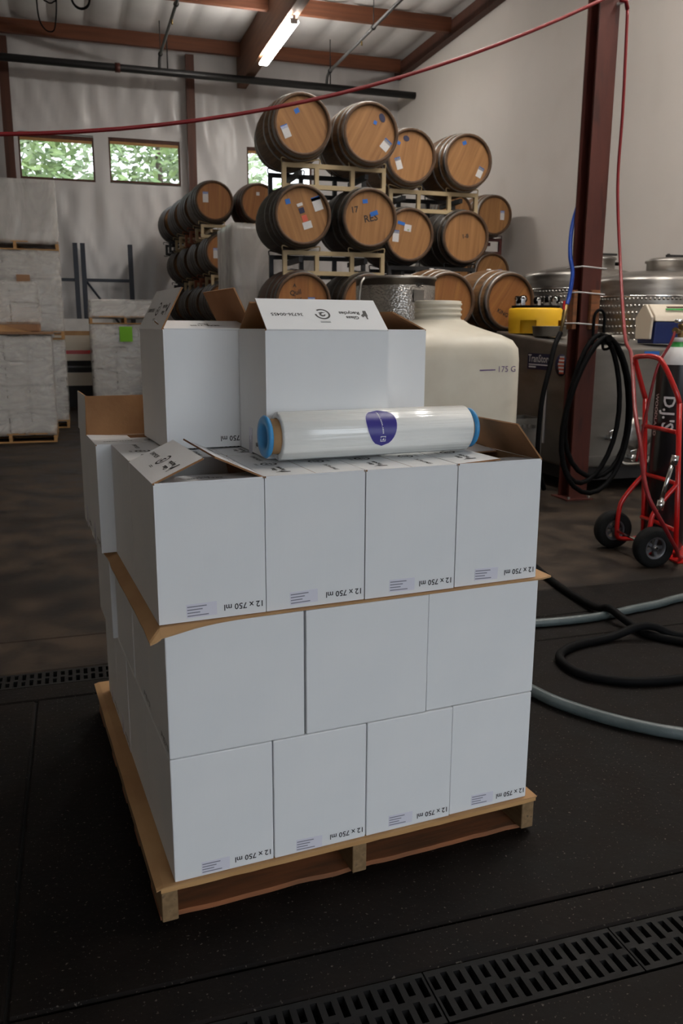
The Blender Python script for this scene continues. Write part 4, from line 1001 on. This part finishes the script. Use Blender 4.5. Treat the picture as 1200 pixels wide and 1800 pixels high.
# small blue and white cool box
t = thing('cool_box', 'small blue cool box with white pitched lid on the steel tote', 'cooler', (5.13, 6.66, 1.335), R(-8))
pr_ = [(0, 0), (.30, 0), (.33, .17), (-.03, .17)]
b = MB(); L = .42
def prx(poly, x0, x1): return [(x0, y, z) for y, z in poly], [(x1, y, z) for y, z in poly]
def extr(poly, x0, x1, m=0):
    a, c = prx(poly, x0, x1); n = len(poly)
    return MB().add(a + c, [tuple(range(n))[::-1], tuple(range(n, 2 * n))] + [(i, (i + 1) % n, n + (i + 1) % n, n + i) for i in range(n)], m)
extr([(0, 0), (.30, 0), (.32, .20), (-.02, .20)], 0, L).build('cooler_body', M_COOLB, t, bevel=.012)
extr([(-.025, .203), (.325, .203), (.30, .26), (.18, .36), (.12, .36), (0.0, .26)], -.005, L + .005).build('pitched_lid', M_COOLW, t, bevel=.012)
extr([(0.02, .04), (.28, .04), (.30, .24), (.17, .36), (.13, .36), (0, .24)], -.035, -.012).build('swing_handle', M_COOLW, t, bevel=.008)
MB().box(.12, .36, -.004, 0, .0, .02).build('green_stripe', M_GREENP, t, loc=(0, .030, .305), rot=(R(-50), 0, 0))
MB().box(.14, .34, -.004, 0, .03, .052).build('brown_print', M_TIMBD, t, loc=(0, .030, .305), rot=(R(-50), 0, 0))
# small steel crate on the floor left of the post
t = thing('steel_crate', 'small perforated steel crate standing left of the red post', 'crate', (3.50, 6.25, 0))
for x0, x1, y0, y1 in ((0, .26, 0, .008), (0, .26, .292, .30), (0, .008, .008, .292), (.252, .26, .008, .292)): MB().box(x0, x1, y0, y1, .0, .72).build('side_panel', M_STEELD, t)
for k in range(5): MB().box(.03 + k * .045, .055 + k * .045, -.006, -.001, .64, .67).build('slot_tab', M_STEEL, t)

# ------------------------------------------------------------------ red steel post with hanging hoses
px, py = 4.13, 6.30
t = thing('steel_post', 'red oxide steel column standing right of the pallet', 'post', (px, py, 0))
b = MB(); hw = .088; tf = .014
b.box(-hw, hw, -hw, -hw + tf, .012, 6.92).box(-hw, hw, hw - tf, hw, .012, 6.92).box(-.006, .006, -hw + tf, hw - tf, .012, 6.92).build('column', M_REDST, t)
MB().box(-.13, .13, -.13, .13, 0, .012).build('base_plate', M_REDST, t)
for x in (-.1, .1): MB().lathe([(.001, .03), (.014, .03), (.014, .012)], 6, 'z').build('anchor_bolt', M_STEELD, t, loc=(x, -.105, 0))
for k, (x, y, nm) in enumerate(((.02, -.112, 'on the front'), (-.128, -.02, 'on the left'))):
    w, d = (.085, .04) if k == 0 else (.04, .09)
    o = MB().box(px + x - w / 2, px + x + w / 2, py + y - d / 2, py + y + d / 2, 1.46, 1.78).build('wood_block', M_PINE2, None, bevel=.004, seg=1)
    tag(o, f'small wooden block strapped {nm} face of the red post', 'wood block', 'wooden blocks on the post')
t = thing('hose_hook', 'black inverted U hose hook on the red post', 'hook', (px + .055, py - .15, 1.33))
MB().tube(spline([(-.05, 0, .0), (-.05, 0, .22), (-.03, 0, .275), (0, 0, .29), (.03, 0, .275), (.05, 0, .22), (.05, 0, .0), (.05, -.05, -.03), (.05, -.14, .0)]), .012, 8).build('hook_bar', M_RUBBER, t)
for k, z in enumerate((1.955, 1.75, 1.50)):
    o = MB().tube([(px - .15 if k else px - .13, py - .14, z + .01), (px + .095, py - .14, z - .005), (px + .095, py + .095, z), (px - .15 if k else px - .13, py + .095, z + .01)], .006, 6, closed=True).build('cable_tie', M_WHITEP)
    tag(o, f'thin white tie around the red post, {["topmost", "middle", "lowest"][k]}', 'tie', 'ties around the post')
# black hose hung in long loops
def loop(cx, cy, zt, zb, w, lean, k):
    pts = []
    for i in range(28):
        a = 2 * math.pi * i / 28; s = math.sin(a); c = math.cos(a)
        z = (zt + zb) / 2 + (zt - zb) / 2 * c
        wd = w * (1 + .22 * -c)
        pts.append((cx + wd * s + lean * (1 - c) / 2, cy - .10 * (1 - c) / 2 + .012 * math.sin(3 * a + k), z))
    return pts
t = thing('hanging_hose', 'black rubber hose hung in long loops on the red post', 'hose', (px + .055, py - .24, 0))
for k, (zt_, zb_, w, ln, dy) in enumerate(((1.38, .20, .25, -.20, 0), (1.40, .12, .31, -.14, -.04), (1.42, .24, .30, -.05, .035))):
    MB().tube(loop(0, dy, zt_, zb_, w, ln, k), .021, 8, closed=True).build('hose_loop', M_RUBBER, t)
MB().tube([(.0, -.07, 1.39), (.0, .05, 1.41)], .03, 10).build('binding', M_RUBBER, t)
t = thing('wash_hose', 'blue air hose ending in brass fittings and a dark wand left of the post', 'hose', (px - .14, py - .10, 0))
MB().tube(spline([(.27, .20, 3.94), (.27, .24, 3.4), (.20, .24, 2.8), (.06, .22, 2.35), (-.015, .12, 2.08), (-.017, .062, 1.917), (-.055, .031, 1.732), (-.085, .012, 1.66)]), .017, 8).build('blue_hose', M_BLUEH, t)
MB().tube([(-.085, .012, 1.66), (-.111, -.005, 1.594), (-.169, -.056, 1.433)], [.016, .020, .012], 8).build('brass_fitting', M_BRASS, t)
MB().box(-.135, -.118, -.02, -.005, 1.62, 1.69).build('red_lever', M_REDP, t)
MB().tube(spline([(-.169, -.056, 1.433), (-.253, -.109, 1.319), (-.32, -.16, 1.139), (-.39, -.20, .917), (-.42, -.22, .655), (-.40, -.20, .38), (-.28, -.12, .14)]), .021, 8).build('wand_hose', M_RUBBER, t)

# red air hose: across the hall and down to the hand truck
t = thing('red_air_hose', 'long red air hose strung across the hall to the post', 'hose', (0, 6.17, 0))
pts = []
for i in range(41):
    x = -5.98 + (px + .06 + 5.98) * i / 40
    k = (x + 1.2)
    z = 2.64 + .0475 * k * k
    pts.append((x, 0, z))
MB().tube(pts, .0135, 8).build('strung_hose', M_REDH, t)
MB().tube([(px + .06, 0, 3.955), (px + .11, .0, 3.95), (px + .135, .01, 3.90)], .0165, 8).build('hose_bend', M_REDH, t)
drop = spline([(px + .135, .01, 3.90), (px + .15, 0, 3.2), (px + .14, -.02, 2.6), (px + .06, -.25, 1.95), (3.79, -.93, 1.417), (3.505, -1.41, 1.29), (3.19, -1.91, .99), (3.11, -2.09, .81), (3.085, -2.17, .655), (3.08, -2.25, .515), (3.20, -2.24, .35), (3.42, -2.10, .16), (3.69, -1.86, .014), (4.1, -1.7, .014), (5.0, -1.6, .014)])
MB().tube(drop, .0125, 8).build('dropped_hose', M_REDH, t)
MB().tube([(px + .05, .03, 3.93), (px + .15, -.02, 3.97)], .012, 6).build('hose_tie', M_WHITEP, t)

# ------------------------------------------------------------------ hand truck and gas cylinder
HX, HY = 3.40, 4.465
t = thing('hand_truck', 'red two wheeled hand truck carrying the black gas cylinder', 'hand truck', (HX, HY, 0), -.10)
def wheel(y):
    w = MB().lathe([(.072, -.038), (.108, -.042), (.125, -.03), (.130, 0), (.125, .03), (.108, .042), (.072, .038), (.072, -.038)], 36, 'y').build('tyre', M_TYRE, t, loc=(0, y, .130))
    b = MB().lathe([(.073, -.030), (.073, .030), (.058, .030), (.058, -.030), (.073, -.030)], 28, 'y').lathe([(.001, -.034), (.020, -.034), (.020, .034), (.001, .034)], 16, 'y')
    for k in range(5):
        b.box(-.010, .010, -.012, .012, .015, .062, 0, RY(2 * math.pi * k / 5 + .3))
    b.build('wheel_rim', M_RIM, w)
wheel(-.245); wheel(.245)
MB().tube([(0, -.285, .13), (0, .285, .13)], .010, 8).build('axle', M_CHROME, t)
q = .0165
for s in (-1, 1):
    y = s * .19
    MB().tube([(.20, y, .04), (.185, y, .30), (.13, y, 1.02)] if s < 0 else [(.20, y, .04), (.185, y, .30), (.13, y, 1.02)], q, 8).build('side_rail', M_REDP, t)
    # wheel bracket: leaves the rail, drops to the axle
    MB().tube(spline([(.175, y, .52), (.10, y, .44), (.03, y, .35), (.005, y, .28), (0, y, .13), (.03, y, .075), (.19, y, .075)], 5), q * .95, 8).build('wheel_bracket', M_REDP, t)
hp = spline([(.13, -.19, 1.02), (.10, -.18, 1.10), (.05, -.10, 1.26), (.03, -.02, 1.295), (.03, .14, 1.29), (.035, .185, 1.265), (.09, .19, 1.12), (.13, .19, 1.02)], 6)
MB().tube(hp, q, 8).build('handle_loop', M_REDP, t)
for z in (.22, .52, .84): MB().tube([(.19 - .07 * z, -.19, z), (.20 - .07 * z, 0, z), (.19 - .07 * z, .19, z)], .014, 8).build('cross_bar', M_REDP, t)
MB().box(.20, .48, -.22, .22, .004, .014).build('toe_plate', M_REDP, t)
o = MB().tube([(HX + .09, HY - .215, .66), (HX + .025, HY - .215, .40)], .014, 6).tube([(HX + .095, HY - .215, .64), (HX + .105, HY - .215, .70)], .024, 8).tube([(HX + .03, HY - .215, .42), (HX + .02, HY - .215, .36)], .024, 8).build('spanner', M_CHROME)
tag(o, 'long steel spanner tied to the red hand truck', 'spanner')
t = thing('gas_cylinder', 'black gas cylinder with white shoulder and green collar on the hand truck', 'gas cylinder', (HX + .322, HY + .10, .016))
r = .128
MB().lathe([(.001, .0), (r - .02, .0), (r, .02), (r, 1.225)], 40, 'z').build('body', M_BLACKP, t)
MB().lathe([(r, 1.225), (r - .004, 1.255), (.095, 1.305), (.062, 1.335)], 40, 'z').build('white_shoulder', M_WHITEP, t)
MB().lathe([(.062, 1.335), (.048, 1.352), (.043, 1.368)], 32, 'z').build('green_collar', M_GREENP, t)
MB().lathe([(.043, 1.366), (.046, 1.37), (.046, 1.392), (.03, 1.395), (.001, 1.395)], 24, 'z').build('neck_ring', M_WHITEP, t)
v = MB().lathe([(.001, 1.395), (.020, 1.395), (.022, 1.43), (.018, 1.46), (.024, 1.465), (.024, 1.48), (.001, 1.482)], 14, 'z').tube([(0, 0, 1.43), (-.06, -.03, 1.435), (-.085, -.045, 1.44)], [.012, .016, .02], 8).build('valve', M_BRASS, t)
MB().tube([(-.05, 0, 1.497), (.05, 0, 1.497)], .012, 8).build('valve_wheel', M_CHROME, v)
MB().tube(spline([(-.085, -.045, 1.43), (-.12, -.06, 1.36), (-.20, -.05, 1.2), (-.24, -.03, .9), (-.26, 0, .6)]), .009, 6).build('gas_hose', M_REDH, t)
aa = math.atan2(-4.58, -3.77)
def on_cyl(s, size, a, z, m=M_PAPER, bold=.001):
    ob('lettering', text_mesh(s, size, 'CENTER', m, bold), t, mx=T(((r + .0012) * math.cos(a), (r + .0012) * math.sin(a), z)) @ RZ(a + R(90)) @ RX(R(90)) @ RZ(R(-90)))
on_cyl("D.J.'S", .105, aa - R(16), .92, bold=.002); on_cyl('WOODLAND', .045, aa - R(58), .90)

# ------------------------------------------------------------------ hoses on the floor
def floor_hose(name, label, pts, r, m, n=8):
    o = MB().tube(spline(pts, 10), r, 10).build(name, m); return tag(o, label, 'hose')
floor_hose('floor_hose', 'grey green hose crossing the floor behind the black hose loop', [(1.2, 3.66, .022), (1.7, 3.52, .022), (2.09, 3.47, .022), (2.30, 3.455, .022), (2.50, 3.465, .022), (2.71, 3.51, .022), (2.92, 3.55, .022), (3.1, 3.60, .022), (3.8, 3.72, .022), (4.8, 3.6, .022)], .022, M_GREYH)
floor_hose('floor_hose', 'thick grey hose curving from under the pallet toward the right frame edge', [(1.50, 3.30, .024), (1.62, 2.98, .024), (1.68, 2.78, .024), (1.725, 2.635, .024), (1.82, 2.475, .024), (1.915, 2.362, .024), (2.02, 2.275, .024), (2.3, 2.1, .024), (2.9, 1.95, .024)], .024, M_GREYH)
floor_hose('floor_hose', 'black rubber hose lying in an open loop on the dark floor', [(3.1, 5.2, .02), (2.75, 4.75, .02), (2.63, 4.33, .02), (2.56, 3.93, .02), (2.53, 3.58, .03), (2.53, 3.46, .062), (2.54, 3.34, .04), (2.555, 3.18, .02), (2.66, 3.04, .02), (2.80, 2.92, .02), (2.72, 2.78, .02), (2.50, 2.70, .02), (2.25, 2.70, .02), (2.07, 2.76, .02), (1.97, 2.88, .02), (1.99, 3.05, .02), (2.13, 3.15, .02), (2.35, 3.19, .022), (2.50, 3.185, .06), (2.58, 3.165, .06), (2.72, 3.10, .02), (3.2, 3.05, .02), (3.9, 3.0, .02)], .02, M_RUBBER)
